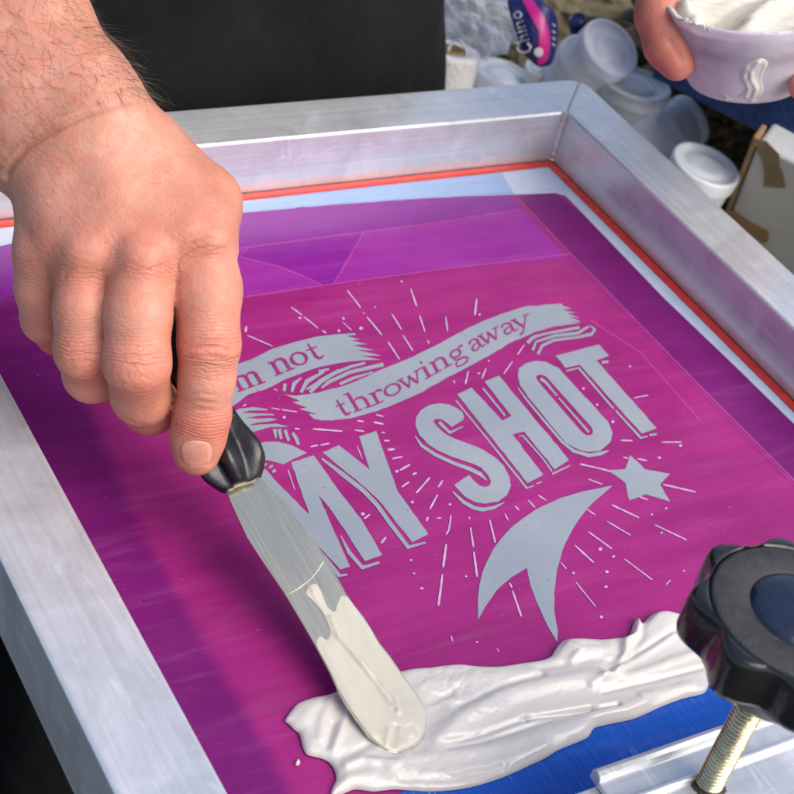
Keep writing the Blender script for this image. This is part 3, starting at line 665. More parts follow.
# handle: fluted black plastic with a flared guard
M_handle = simple('black_handle_plastic', (.007,.007,.008), .28, var=.3, scale=80, bmp=.0006, bscale=90)
HU = -BU*.985 + np.array([0,0,1.])*.30; HU /= np.linalg.norm(HU)
ha = BS; hb = np.cross(ha, HU); V = []; F = []; nn = 48
HB = BAS - BN*.0006 - BU*.001
prof = [(-.004,.0),(-.004,.0072),(-.0025,.0092),(.001,.0112),(.005,.0134),(.010,.0142),(.016,.0134),(.024,.0110),(.034,.0096),(.05,.0105),(.08,.0112),(.105,.0105),(.118,.0082),(.122,.004),(.123,0)]
for s, r in prof:
    fl = .22*min(1, max(0, 1-abs(s-.009)/.026)) + .05
    for k in range(nn):
        w = 2*math.pi*k/nn; r2 = r*(1 + fl*math.cos(6*w+.6))
        V.append(HB + HU*s + ha*math.cos(w)*r2*1.08 + hb*math.sin(w)*r2*.86)
for i in range(len(prof)-1):
    for k in range(nn): F.append((i*nn+k, i*nn+(k+1)%nn, (i+1)*nn+(k+1)%nn, (i+1)*nn+k))
hd = mk('handle', V, F, M_handle, spa, smooth=True)
bm = bmesh.new(); bm.from_mesh(hd.data); bmesh.ops.remove_doubles(bm, verts=bm.verts, dist=1e-6); bmesh.ops.recalc_face_normals(bm, faces=bm.faces); bm.to_mesh(hd.data); bm.free()
ss = hd.modifiers.new('subsurf', 'SUBSURF'); ss.levels = 1; ss.render_levels = 2

# ------------------------------------------------------------------ clamp with star knob
KB = onz(709, 784, .004)
cl = empty('screen_clamp', KB, 'aluminium channel clamp with a black star knob on a brass coloured threaded bolt', 'clamp')
M_chan = aluminium('channel_aluminium', 'x', (.66,.67,.69), .3)
xe = onz(592, 772, .004)[0]; yb = onz(600, 766, .006)[1]
P = [(0,0),(0,.0035),(.0008,.0052),(.0026,.0060),(.0046,.0052),(.0056,.0036),(.0058,.0022),(.0160,.0022),(.0162,.0040),(.0168,.0050),(.0182,.0050),(.0188,.0040),(.0190,.0020),(.0640,.0020),(.0642,.0048),(.0670,.0048),(.0672,-.0005),(.0005,-.0005)]
V = []; F = []; n = len(P)
for x in (xe, xe+.42):
    for (dy, z) in P: V.append((x, yb-dy, z+.0012))
F = [(i, (i+1) % n, n+(i+1) % n, n+i) for i in range(n)]
tr = tessellate_polygon([[Vector((p[0], p[1], 0)) for p in P]])
F += [tuple(t) for t in tr] + [tuple(n+i for i in t[::-1]) for t in tr]
ch = mk('channel', V, F, M_chan, cl)
bm = bmesh.new(); bm.from_mesh(ch.data); bmesh.ops.recalc_face_normals(bm, faces=bm.faces); bm.to_mesh(ch.data); bm.free()
b_ = ch.modifiers.new('bevel', 'BEVEL'); b_.width = .0004; b_.segments = 2; b_.limit_method = 'ANGLE'; b_.angle_limit = math.radians(40)
# threaded bolt: a real helix
M_bolt = simple('zinc_yellow_steel', (.55,.48,.30), .3, 1, .25, 120, .0004, 300)
V = []; F = []; nn = 40; pitch = .0021; R0, R1 = .0057, .0045; Ht = .074; steps = int(Ht/pitch*8)
for i in range(steps+1):
    z = i*pitch/8
    for k in range(nn):
        w = 2*math.pi*k/nn; ph = (z/pitch - k/nn) % 1; tri_ = 1-abs(2*ph-1)
        r = R1+(R0-R1)*min(1, tri_*1.25); V.append(KB + np.array([r*math.cos(w), r*math.sin(w), z-.001]))
for i in range(steps):
    for k in range(nn): F.append((i*nn+k, i*nn+(k+1)%nn, (i+1)*nn+(k+1)%nn, (i+1)*nn+k))
mk('threaded_bolt', V, F, M_bolt, cl, smooth=True)
M_grime = simple('thread_grease', (.035,.022,.015), .6, var=.4, scale=300, bmp=.001, bscale=500)
r_ = random.Random(2); V = []; F = []
for k in range(40):
    w = 2*math.pi*k/40
    V += [KB+np.array([.0050*math.cos(w), .0050*math.sin(w), .0004]), KB+np.array([(.0064+.0016*r_.random())*math.cos(w), (.0064+.0016*r_.random())*math.sin(w), -.0006])]
for k in range(40): F.append((2*k, 2*k+1, 2*((k+1)%40)+1, 2*((k+1)%40)))
mk('grease_ring', V, F, M_grime, cl, smooth=True)
def knobmat(name, col, rough, bs):
    m, t, b = new_mat(name); v = coords(t)
    n = noise(t, v, 160, 6, .7); f = noise(t, v, 900, 3)
    c0 = ramp(t, n, [(.35, tuple(x*.7 for x in col)), (.7, tuple(x*1.5 for x in col))])
    sp = ramp(t, f, [(.66, 0.0), (.75, 1.0)])
    c0 = mixc(t, math_(t, 'MULTIPLY', sp, .22), c0, (.20,.195,.18))
    t.links.new(c0, b.inputs['Base Color']); t.links.new(ramp(t, n, [(.3, rough*.8), (.7, rough*1.3)]), b.inputs['Roughness'])
    bump(t, b, f, bs); return m
M_knob = simple('black_knob_plastic', (.011,.011,.012), .2, var=.4, scale=60, bmp=.0005, bscale=120)
M_disc = knobmat('matte_dusty_plastic', (.022,.022,.024), .6, .0004)
M_cap = simple('blue_cap_plastic', (.007,.014,.034), .3, var=.35, scale=70, bmp=.0003, bscale=160)
zk = .060
nn = 192; V = []; F = []
RK = .0415
def lobe(w, depth):
    s = .5+.5*math.cos(8*(w - 1.02)); return 1 - depth*(1-s**.95)
prof = [(.30,.0120,0),(.56,.0120,0),(.64,.0128,0),(.69,.016,0),(.71,.0215,.0),(.76,.0228,.03),(.93,.0234,.14),(.975,.0245,.145),(.995,.0270,.145),(1.0,.0330,.145),(1.0,.0400,.145),(.990,.0425,.145),(.970,.0438,.142),(.945,.0444,.13),(.88,.0447,.06),(.84,.0447,.0),(.825,.0438,0),(.818,.0428,0)]
for rr_, z, dp in prof:
    for k in range(nn):
        w = 2*math.pi*k/nn; r = RK*rr_*lobe(w, dp); V.append(KB + np.array([r*math.cos(w), r*math.sin(w), zk-.004+z]))
for i in range(len(prof)-1):
    for k in range(nn): F.append((i*nn+k, i*nn+(k+1)%nn, (i+1)*nn+(k+1)%nn, (i+1)*nn+k))
F.append(tuple(range(nn))[::-1])
kn = mk('star_knob', V, F, M_knob, cl, smooth=True)
KT = KB + np.array([0,0,zk-.004])
V, F = lathe(KT, (0,0,1), [(RK*.818,.0424),(RK*.812,.0440),(RK*.80,.0447),(RK*.78,.0450),(RK*.47,.0453),(RK*.462,.0450)], 96); mk('top_disc', V, F, M_disc, kn, smooth=True)
V, F = lathe(KT, (0,0,1), [(RK*.462,.0448),(RK*.455,.0455),(RK*.40,.0466),(RK*.3,.0476),(RK*.15,.0482),(.0001,.0484)], 96); mk('cap', V, F, M_cap, kn, smooth=True)
# ------------------------------------------------------------------ the person: sculpted as one distance field per region
CR_, CU_, CF_ = RM[:,0], RM[:,1], -RM[:,2]            # three fixed axes used only to lay out the sculpting grid
class Clay:
    def __init__(s, lo, hi, h, axes=None, base=None):
        s.h = h; s.A = np.eye(3) if axes is None else np.stack(axes); s.base = np.zeros(3) if base is None else base
        s.lo = np.array(lo, float); s.n = np.ceil((np.array(hi)-s.lo)/h).astype(int)+1
        s.F = np.full(s.n, .03, np.float32)
    def loc(s, p): return s.A @ (np.asarray(p, float)-s.base)
    def world(s, q): return q @ s.A + s.base
    def blank(s): return np.full(s.n, .03, np.float32)
    def seg(s, F, p0, r0, p1, r1, k, marg=.014):
        a, b_ = s.loc(p0), s.loc(p1); R = max(r0, r1)+marg
        i0 = np.clip(np.floor((np.minimum(a,b_)-R-s.lo)/s.h).astype(int), 0, s.n); i1 = np.clip(np.ceil((np.maximum(a,b_)+R-s.lo)/s.h).astype(int)+1, 0, s.n)
        if np.any(i1 <= i0): return
        ax = [(s.lo[d]+s.h*np.arange(i0[d], i1[d])).astype(np.float32) for d in range(3)]
        X, Y, Z = ax[0][:,None,None]-a[0], ax[1][None,:,None]-a[1], ax[2][None,None,:]-a[2]
        d = b_-a; L2 = d@d+1e-12
        t = np.clip((X*d[0]+Y*d[1]+Z*d[2])/L2, 0, 1)
        D = np.sqrt((X-t*d[0])**2+(Y-t*d[1])**2+(Z-t*d[2])**2) - (r0+(r1-r0)*t)
        sl = tuple(slice(i0[q], i1[q]) for q in range(3)); f = F[sl]
        hh = np.clip(.5+.5*(f-D)/k, 0, 1); F[sl] = f*(1-hh)+D*hh-k*hh*(1-hh)
    def chain(s, F, pts, k):
        for (p0, r0), (p1, r1) in zip(pts[:-1], pts[1:]): s.seg(F, p0, r0, p1, r1, k)
    @staticmethod
    def smin(a, b_, k):
        hh = np.clip(.5+.5*(a-b_)/k, 0, 1); return a*(1-hh)+b_*hh-k*hh*(1-hh)
    def surface(s, F, iters=3):
        F = F.copy(); F[0]=F[-1]=.01; F[:,0]=F[:,-1]=.01; F[:,:,0]=F[:,:,-1]=.01
        I = F < 0; n = s.n
        c0 = np.zeros(n-1, np.int8)
        for i in (0,1):
            for j in (0,1):
                for k in (0,1): c0 += I[i:n[0]-1+i, j:n[1]-1+j, k:n[2]-1+k]
        m = (c0 > 0) & (c0 < 8); cells = np.argwhere(m)
        idx = -np.ones(m.shape, np.int64); idx[m] = np.arange(len(cells))
        acc = np.zeros((len(cells), 3)); cnt = np.zeros(len(cells))
        cs = np.array([(i,j,k) for i in (0,1) for j in (0,1) for k in (0,1)])
        val = np.stack([F[tuple((cells+o).T)] for o in cs], 1)
        for a in range(8):
            for b_ in range(a+1, 8):
                df = cs[b_]-cs[a]
                if df.sum() == 1 and df.min() == 0:
                    va, vb = val[:,a], val[:,b_]; q = (va < 0) != (vb < 0)
                    t = va/np.where(q, va-vb, 1); acc[q] += (cs[a]+t[:,None]*df)[q]; cnt[q] += 1
        P = s.lo + s.h*(cells + acc/cnt[:,None])
        Q = []
        for ax in range(3):
            sl0 = [slice(None)]*3; sl1 = [slice(None)]*3; sl0[ax] = slice(0,-1); sl1[ax] = slice(1,None)
            e0, e1 = I[tuple(sl0)], I[tuple(sl1)]; u, v = (ax+1)%3, (ax+2)%3
            w = np.argwhere(e0 != e1); w = w[(w[:,u] > 0) & (w[:,v] > 0) & (w[:,u] < n[u]-1) & (w[:,v] < n[v]-1)]
            flip = e0[tuple(w.T)]
            def cell(du, dv):
                q = w.copy(); q[:,u] -= du; q[:,v] -= dv; return idx[tuple(q.T)]
            q = np.stack([cell(1,1), cell(0,1), cell(0,0), cell(1,0)], 1)
            Q.append(np.where(flip[:,None], q, q[:,::-1]))
        Q = np.concatenate(Q); Q = Q[(Q >= 0).all(1)]
        if np.linalg.det(s.A) < 0: Q = Q[:,::-1]
        for _ in range(iters):
            S = np.zeros_like(P); N = np.zeros(len(P))
            for i in range(4):
                a, b_ = Q[:,i], Q[:,(i+1)%4]
                for d in range(3): S[:,d] += np.bincount(a, P[b_,d], len(P)) + np.bincount(b_, P[a,d], len(P))
                N += np.bincount(a, minlength=len(P)) + np.bincount(b_, minlength=len(P))
            P = P*.45 + .55*S/np.maximum(N,1)[:,None]
        return s.world(P), Q
def vnormals(P, Q):
    N = np.cross(P[Q[:,2]]-P[Q[:,0]], P[Q[:,3]]-P[Q[:,1]]); out = np.zeros_like(P)
    for i in range(4):
        for d in range(3): out[:,d] += np.bincount(Q[:,i], N[:,d], len(P))
    return out/(np.linalg.norm(out, axis=1)[:,None]+1e-12)
def J(px, py, depth, rpx): return (at(px, py, depth), rpx*depth/FPX)

# ---- right hand and forearm
CL = Clay([-.125,-.075,.60], [.125,.17,.83], .00095, (CR_, CU_, CF_), CAM)
off = np.array([0,0,0])
_q = [CL.loc(at(x, y, d)) for x, y, d in ((-150,-150,.70),(262,498,.70),(-150,498,.83),(262,-150,.62))]
CL = Clay(np.array([min(q[0] for q in _q), min(q[1] for q in _q), .635]), np.array([max(q[0] for q in _q), max(q[1] for q in _q), .815]), .00098, (CR_, CU_, CF_), CAM)
FING = {
 'index': [J(200,226,.716,33), J(207,290,.712,34.0), J(209,345,.713,30.5), J(207,378,.718,27.5), J(202,415,.727,28), J(198,436,.732,27), J(196.5,452,.736,24)],
 'middle': [J(142,262,.706,34), J(138,315,.700,33), J(137,362,.702,33), J(141,395,.722,29.5), J(150,406,.742,28), J(158,398,.768,26)],
 'ring': [J(86,262,.709,31), J(83,310,.707,28.5), J(84,350,.711,29), J(92,374,.732,28), J(103,375,.752,26), J(116,368,.775,24)],
 'little': [J(44,252,.722,29), J(43,288,.728,27), J(47,318,.737,25), J(60,331,.755,24), J(76,330,.775,22)],
}
JOINT = {'index': (2, 4), 'middle': (2, 4), 'ring': (2, 4), 'little': (2, 3)}
palm = CL.blank()
for a, b_ in ((J(116,140,.722,40), J(203,228,.716,32)), (J(96,140,.718,44), J(142,258,.708,33)), (J(72,148,.720,42), J(86,256,.711,32)), (J(50,160,.727,36), J(46,250,.722,31)),
              (J(100,150,.738,46), J(150,235,.735,36)), (J(60,165,.742,40), J(66,245,.738,34)), (J(150,150,.736,38), J(206,202,.728,32)), (J(206,202,.728,32), J(214,250,.742,25)),
              (J(64,240,.714,30), J(190,226,.7115,31)), (J(56,262,.722,27), J(180,248,.716,30)), (J(114,225,.709,28), J(113,258,.714,22)), (J(66,228,.717,26), J(64,256,.722,20)), (J(168,225,.711,26), J(172,248,.716,22)), (J(118,200,.712,36), J(172,240,.709,30)), (J(60,200,.716,33), J(110,240,.709,32))):
    CL.seg(palm, a[0], a[1], b_[0], b_[1], .009)
# forearm: flattened, two strands and a core
for pts in ([J(112,132,.722,40), J(84,92,.727,45), J(30,22,.738,54), J(-60,-90,.760,66), J(-120,-170,.775,72)],
            [J(62,150,.724,40), J(24,104,.730,50), J(-34,34,.742,60), J(-130,-80,.765,72)],
            [J(86,140,.735,44), J(50,95,.742,52), J(-10,20,.755,62), J(-100,-90,.775,74)],
            [J(44,165,.729,30), J(14,140,.735,40), J(-40,80,.748,50)]):
    CL.chain(palm, pts, .016)
fing = CL.blank()
for k_, pts in FING.items():
    f = CL.blank(); CL.chain(f, pts, .004); 
    # knuckle pad on the back of the joint
    fing = Clay.smin(fing, f, .0006)
thumb = CL.blank(); CL.chain(thumb, [J(150,165,.745,32), J(205,212,.752,30), J(206,285,.762,27), J(186,345,.770,24), J(180,380,.772,20)], .006)
allf = Clay.smin(palm, fing, .0050); allf = Clay.smin(allf, thumb, .007)
# knuckles and tendons standing out slightly under the skin
for (a, b_, k_) in ((J(196,232,.7015,9), J(212,238,.7015,9), .012), (J(140,256,.693,11), J(146,258,.693,11), .012), (J(84,254,.697,10), J(90,254,.697,10), .012),
                    ):
    CL.seg(allf, a[0], a[1], b_[0], b_[1], k_)
HP, HQ = CL.surface(allf, 3)
del palm, fing, thumb, allf, f
HN = vnormals(HP, HQ)
def topx(P):
    q = (P-CAM) @ RM; return np.stack([397-FPX*q[:,0]/q[:,2], 397+FPX*q[:,1]/q[:,2]], 1)
# creases and folds of the skin, measured on the photograph, cut into the back of the hand
HX = topx(HP); face_ = np.clip(((CAM-HP)/np.linalg.norm(CAM-HP, axis=1)[:,None]*HN).sum(1)*2.2, 0, 1)
CREASE = [  # polyline, depth mm, half width px
 ([(6,176),(12,165),(25,149),(45,135),(65,124),(85,115),(110,107)],1.9,2.6), ([(30,158),(60,138),(90,125)],.35,2.5), ([(98,111),(130,101),(150,100)],.3,3), ([(8,150),(40,118)],.3,4),
 ([(178,351),(190,348),(207,347),(222,348),(236,354)],1.0,1.6), ([(180,343),(195,339),(215,339),(235,345)],.40,1.5), ([(182,359),(205,356),(233,361)],.42,1.5), ([(186,334),(205,331),(230,336)],.25,1.4), ([(185,367),(205,365),(230,369)],.28,1.4),
 ([(180,404),(200,401),(224,405)],.35,1.5), ([(181,411),(200,409),(222,412)],.28,1.4), ([(183,396),(202,393),(224,397)],.25,1.4), ([(186,419),(198,417),(214,419)],.2,1.3), ([(184,381),(205,379),(228,383)],.18,1.5),
 ([(113,352),(130,347),(150,347),(166,352)],.42,1.5), ([(114,360),(132,356),(152,357),(168,361)],.5,1.6), ([(116,367),(135,364),(155,366)],.3,1.4), ([(118,344),(140,340),(162,344)],.2,1.4),
 ([(66,349),(80,345),(100,348)],.25,1.5), ([(66,356),(82,353),(102,356)],.3,1.5), ([(68,363),(84,361),(102,364)],.2,1.4),
 ([(118,416),(135,424),(152,428),(168,424)],.35,1.6),
 ([(176,268),(181,254),(192,244),(206,239),(224,241)],.45,2), ([(182,262),(192,251),(208,246),(228,250)],.3,1.7), ([(174,262),(178,248),(186,238),(200,232)],.3,1.8), ([(190,262),(205,255),(226,258)],.2,1.6),
 ([(110,262),(128,254),(150,252),(166,256)],.22,2), ([(112,270),(130,262),(152,260)],.2,1.8), ([(64,262),(80,254),(98,256)],.2,2), ([(100,285),(110,274),(126,268)],.3,1.8), ([(62,284),(66,272),(76,264)],.3,1.8), ([(170,280),(166,268),(156,262)],.25,1.8),
]
disp = np.zeros(len(HP))
for pts, amp, wd in CREASE:
    dm = np.full(len(HP), 1e9); al = np.zeros(len(HP)); ln = [0]
    for a, b_ in zip(pts[:-1], pts[1:]): ln.append(ln[-1]+math.hypot(b_[0]-a[0], b_[1]-a[1]))
    for k_, (a, b_) in enumerate(zip(pts[:-1], pts[1:])):
        d_, _, _, t_ = segd(HX[:,0], HX[:,1], np.array(a,float), np.array(b_,float)); m_ = d_ < dm
        dm = np.where(m_, d_, dm); al = np.where(m_, (ln[k_]+t_*(ln[k_+1]-ln[k_]))/ln[-1], al)
    w = wd*1.15; fade = np.clip(np.minimum(al if pts[0][0] > 14 else 1, 1-al)*3.5, 0, 1)
    disp -= amp*.001*np.exp(-(dm/w)**2)*face_*fade; disp += min(amp,.7)*.00025*np.exp(-((dm-w*2.1)/(w*1.3))**2)*face_*fade
# flesh pads between the creases, low unevenness of skin
disp += .0005*(fbm(HX[:,0]/38+7, HX[:,1]/38+3, 5, 3)-.47)*face_
NAILP = np.array([(180.5,452),(180.8,446),(184,442.2),(190,440.6),(196,440.2),(203,441),(209,442.8),(212,447),(212.2,456),(210,462),(204,465.8),(197,467),(189,466),(183,461.5)], float)
ND, _, _ = polyd(HX[:,0], HX[:,1], smooth_poly(NAILP, 3)); ND = np.where(face_ > .1, ND, -9); ND = np.clip(ND, -9, 9)
disp += .00035*np.clip(ND/2, 0, 1)*(ND > -9) - .0005*np.exp(-((ND+1.0)/1.6)**2)*(HX[:,1] < 466)
HP = HP + HN*disp[:,None]
# skin attributes: where it creases across, where it is ruddier
WU = np.zeros(len(HP)); WW = np.zeros(len(HP)); RED = np.zeros(len(HP))
for k_, pts in FING.items():
    acc = 0; best = np.full(len(HP), 1e9); U = np.zeros(len(HP)); us = [0]
    for (p0, r0), (p1, r1) in zip(pts[:-1], pts[1:]):
        d = p1-p0; L_ = np.linalg.norm(d); t = np.clip(((HP-p0)@d)/L_**2, 0, 1); D = np.linalg.norm(HP-p0-t[:,None]*d, axis=1)-(r0+(r1-r0)*t)
        m = D < best; U = np.where(m, acc+t*L_, U); best = np.minimum(best, D); acc += L_; us.append(acc)
    near = best < .0035
    w = sum(g_*np.exp(-((U-us[j])/.0085)**2) for j, g_ in zip(JOINT[k_], (1.0, .75))) + .5*np.exp(-((U-.0)/.016)**2) + .12
    WU = np.where(near, U, WU); WW = np.where(near, w, WW)
    red = sum(g_*np.exp(-((U-us[j])/.011)**2) for j, g_ in zip(JOINT[k_], (.75, .9))) + .5*np.exp(-((U-acc)/.02)**2)
    RED = np.where(near, np.maximum(RED, red), RED)
for x, y, dd in ((205,232,.70),(142,262,.69),(86,262,.695),(44,255,.70)):
    c_ = at(x, y, dd); RED = np.maximum(RED, .65*np.exp(-(np.linalg.norm(HP-c_, axis=1)/.02)**2))

# ---- left hand with the cup
CUPT = at(752, -3, .97); CUPB = at(744, 80, 1.0)
CL2 = Clay([0,0,0],[.01,.01,.01],.001,(CR_,CU_,CF_),CAM)
_q = [CL2.loc(at(x, y, d)) for x, y, d in ((620,-230,1.1),(930,130,.9),(620,-230,.9),(930,130,1.1))]
CL2 = Clay(np.min(_q,0), np.array([max(q[0] for q in _q), max(q[1] for q in _q), 1.14]), .0015, (CR_, CU_, CF_), CAM)
F2 = CL2.blank()
LTH = [J(735,-140,1.06,30), J(690,-75,1.01,29), J(663,-15,.978,25), J(661,14,.970,24.5), J(668,45,.968,22.5), J(677,63,.968,18)]
CL2.chain(F2, LTH, .007)
for pts in ([J(800,-120,1.06,34), J(862,-40,1.04,20), J(850,40,1.0,17), J(818,78,.966,15.5), J(801,87,.955,13)],
            [J(790,-110,1.07,34), J(868,-10,1.07,20), J(846,85,1.04,17), J(822,100,1.03,14)],
            [J(780,-110,1.08,34), J(860,20,1.09,18), J(840,80,1.08,16), J(815,85,1.07,13)]):
    f = CL2.blank(); CL2.chain(f, pts, .005); F2 = Clay.smin(F2, f, .003)
for a, b_ in ((J(770,-200,1.08,40), J(735,-110,1.06,34)), (J(770,-200,1.08,40), J(800,-110,1.06,34))): CL2.seg(F2, a[0], a[1], b_[0], b_[1], .012)
LP, LQ = CL2.surface(F2, 3); LN = vnormals(LP, LQ); LX = topx(LP)
fc = np.clip(((CAM-LP)/np.linalg.norm(CAM-LP, axis=1)[:,None]*LN).sum(1)*2.2, 0, 1)
dsp = np.zeros(len(LP))
for pts, amp, wd in (([(640,44),(655,38),(672,36)],.5,2), ([(644,24),(660,19),(674,20)],.4,2), ([(668,40),(676,50),(682,62)],.8,2.4), ([(655,62),(666,56),(676,50)],.5,2)):
    dm = np.full(len(LP), 1e9)
    for a, b_ in zip(pts[:-1], pts[1:]): dm = np.minimum(dm, segd(LX[:,0], LX[:,1], np.array(a,float), np.array(b_,float))[0])
    dsp -= amp*.001*np.exp(-(dm/(wd*1.3))**2)*fc
LP = LP + LN*dsp[:,None]
del F2
# ---- the rest of the body, coarse, mostly under the clothes
SR, SL = np.array([-.50,.235,.50]), np.array([-.075,.26,.50])
ER, EL = at(-235,-330,.845), np.array([.135,.20,.27])
CB = Clay([-.62,-.02,-1.02],[.26,.42,.66],.009); F3 = CB.blank()
tx = -.287
for a, ra, b_, rb in ((np.array([tx-.08,.20,.38]),.10,np.array([tx+.08,.21,.38]),.10), (np.array([tx-.07,.19,.1]),.10,np.array([tx+.07,.19,.1]),.10), (np.array([tx,.19,-.1]),.12,np.array([tx,.20,.42]),.12),
                      (np.array([tx-.07,.20,-.12]),.10,np.array([tx+.07,.20,-.12]),.10), (SR,.055,SL,.055), (np.array([tx,.22,.48]),.06,np.array([tx,.21,.60]),.055)):
    CB.seg(F3, a, ra, b_, rb, .04, .06)
CB.chain(F3, [(SR,.06),(ER,.050)], .02)
for p_, r_ in ((at(-118,-166,.776),.0335),(at(-128,-84,.767),.0325),(at(-102,-95,.776),.0335)): CB.chain(F3, [(ER,.052),(at(-180,-228,.800),.052),(p_,r_)], .012)
CB.chain(F3, [(SL,.06),(EL,.048),(at(770,-200,1.08),.026),(at(770,-150,1.07),.022)], .02)
for sx in (-.10,.10): CB.chain(F3, [(np.array([tx+sx,.20,-.15]),.085),(np.array([tx+sx*1.1,.20,-.52]),.06),(np.array([tx+sx*1.2,.23,-.95]),.045)], .03)
BP, BQ = CB.surface(F3, 4)

def skin():
    m, t, b = new_mat('skin'); v = coords(t)
    def attr(n): 
        a = nd(t, 'ShaderNodeAttribute', attribute_name=n); return a.outputs['Fac']
    n1 = noise(t, v, 38, 5, .6); n2 = noise(t, v, 150, 4, .6); n3 = noise(t, v, 520, 3, .6)
    base = ramp(t, n1, [(.3, (.455,.192,.125)), (.5, (.53,.248,.170)), (.72, (.60,.312,.225))])
    base = mixc(t, math_(t, 'MULTIPLY', ramp(t, n2, [(.42, 0.0), (.66, 1.0)]), .42), base, (.58,.17,.115))
    base = mixc(t, math_(t, 'MULTIPLY', attr('ruddy'), .60), base, (.55,.145,.10))
    frk = ramp(t, noise(t, v, 240, 2), [(.69, 0.0), (.74, 1.0)])
    base = mixc(t, math_(t, 'MULTIPLY', frk, .3), base, (.34,.13,.07))
    nl = nd(t, 'ShaderNodeMapRange', interpolation_type='SMOOTHSTEP'); nl.inputs[1].default_value = -.4; nl.inputs[2].default_value = .5
    t.links.new(attr('nail'), nl.inputs[0]); nail = nl.outputs[0]
    base = mixc(t, nail, base, mixc(t, ramp(t, n2, [(.35, 0.0), (.7, 1.0)]), (.58,.25,.18), (.66,.34,.26)))
    t.links.new(base, b.inputs['Base Color'])
    rgh = ramp(t, n2, [(.3, .36), (.7, .52)])
    t.links.new(mixc(t, nail, rgh, (.25,.25,.25)), b.inputs['Roughness'])
    b.inputs['Subsurface Weight'].default_value = .22; b.inputs['Subsurface Radius'].default_value = (.0055,.0022,.0012); b.inputs['Subsurface Scale'].default_value = 1.0
    b.inputs['Specular IOR Level'].default_value = .42
    # skin relief: fine lozenge pattern, cross wrinkles over the joints
    vo = nd(t, 'ShaderNodeTexVoronoi', feature='F1'); vo.inputs['Scale'].default_value = 780; t.links.new(v, vo.inputs['Vector'])
    wav = math_(t, 'SINE', math_(t, 'ADD', math_(t, 'MULTIPLY', attr('wrinkle_u'), 3700.0), math_(t, 'MULTIPLY', noise(t, v, 130, 3, .6), 17.0)))
    wav = math_(t, 'MULTIPLY', wav, attr('wrinkle_w'))
    st = noise(t, coords(t, (160,60,260)), 2.2, 4, .7)
    h = math_(t, 'ADD', math_(t, 'MULTIPLY', vo.outputs[0], .12), math_(t, 'MULTIPLY', wav, .22))
    h = math_(t, 'ADD', h, math_(t, 'MULTIPLY', n3, .35)); h = math_(t, 'ADD', h, math_(t, 'MULTIPLY', n2, .7)); h = math_(t, 'ADD', h, math_(t, 'MULTIPLY', st, .7))
    inv = math_(t, 'SUBTRACT', 1.0, nail)
    bump(t, b, math_(t, 'MULTIPLY', h, inv), .00055)
    return m
M_skin = skin()
person = empty('person', (tx, .20, -1.0), 'person in a black t-shirt pressing the spatula and holding a cup of white ink', 'person')
nH, nL = len(HP), len(LP)
AV = np.concatenate([HP, LP, BP]); AF = [tuple(q) for q in HQ] + [tuple(q+nH) for q in LQ] + [tuple(q+nH+nL) for q in BQ]
body = mk('body', AV, AF, M_skin, person, smooth=True)
def setattr_(me, name, arr, fill=0.0):
    a = me.attributes.new(name, 'FLOAT', 'POINT'); full = np.full(len(AV), fill, np.float32); full[:len(arr)] = arr; a.data.foreach_set('value', full)
setattr_(body.data, 'wrinkle_u', WU); setattr_(body.data, 'wrinkle_w', WW); setattr_(body.data, 'nail', ND, -9.0)
lr = .25+.55*np.clip(1-np.linalg.norm(LP-LTH[-1][0], axis=1)/.07, 0, 1)+.35
setattr_(body.data, 'ruddy', np.concatenate([RED, lr]))

# ---- hair on the forearm
M_hair = simple('dark_hair', (.085,.050,.028), .5, var=.5, scale=40)
rg = np.random.default_rng(12); hb_ = MB()
HX2 = topx(HP)
def above(x, y):     # above the wrist fold
    return y < np.interp(x, [0,12,25,45,65,85,110,150], [170,163,147,132,121,112,104,100])
edge_n = np.array([.78,-.62]); sdist = (HX2[:,0]-80)*.78+(HX2[:,1]-140)*(-.62)
cand = np.nonzero((HX2[:,0] > -30) & (HX2[:,1] > -40) & above(HX2[:,0], HX2[:,1]) & (face_ > .03))[0]
wt = .35 + 1.1*np.exp(-((sdist[cand]-66)/14)**2) + .5*np.exp(-((sdist[cand]-0)/35)**2)
pick = rg.choice(cand, 540, replace=False, p=wt/wt.sum())
def hair(i, ln, lift, rad):
    p = HP[i]; nr = HN[i]
    base_dir = CR_*.55 - CU_*.5; base_dir = base_dir - nr*(base_dir@nr); base_dir /= np.linalg.norm(base_dir)
    ang = rg.normal(0, .45); sd = np.cross(nr, base_dir); d = base_dir*math.cos(ang)+sd*math.sin(ang)
    curl = rg.normal(0, 1.1); pts = []; q = p - nr*.0003; dirv = d + nr*lift
    for s in range(7):
        pts.append(q.copy()); dv = dirv/np.linalg.norm(dirv); q = q + dv*ln/6
        dirv = dv + sd*curl*.16 - nr*lift*.24 + rg.normal(0, .07, 3)
    hb_.add(*tube(pts, [rad*(1-.75*s/6) for s in range(7)], 3, cap=False))
for i in pick:
    ed = math.exp(-((sdist[i]-72)/10)**2)
    hair(i, rg.uniform(.007,.017)*(1+.6*ed), rg.uniform(.12,.4)+.6*ed, rg.uniform(.00004,.000085))
c2 = np.nonzero((HX2[:,0] > 20) & (HX2[:,0] < 215) & (HX2[:,1] > 105) & (HX2[:,1] < 245) & (face_ > .05) & ~above(HX2[:,0], HX2[:,1]))[0]
for i in rg.choice(c2, 70, replace=False): hair(i, rg.uniform(.004,.008), rg.uniform(.08,.25), .00006)
hb_.build('arm_hair', M_hair, person)['kind'] = 'stuff'

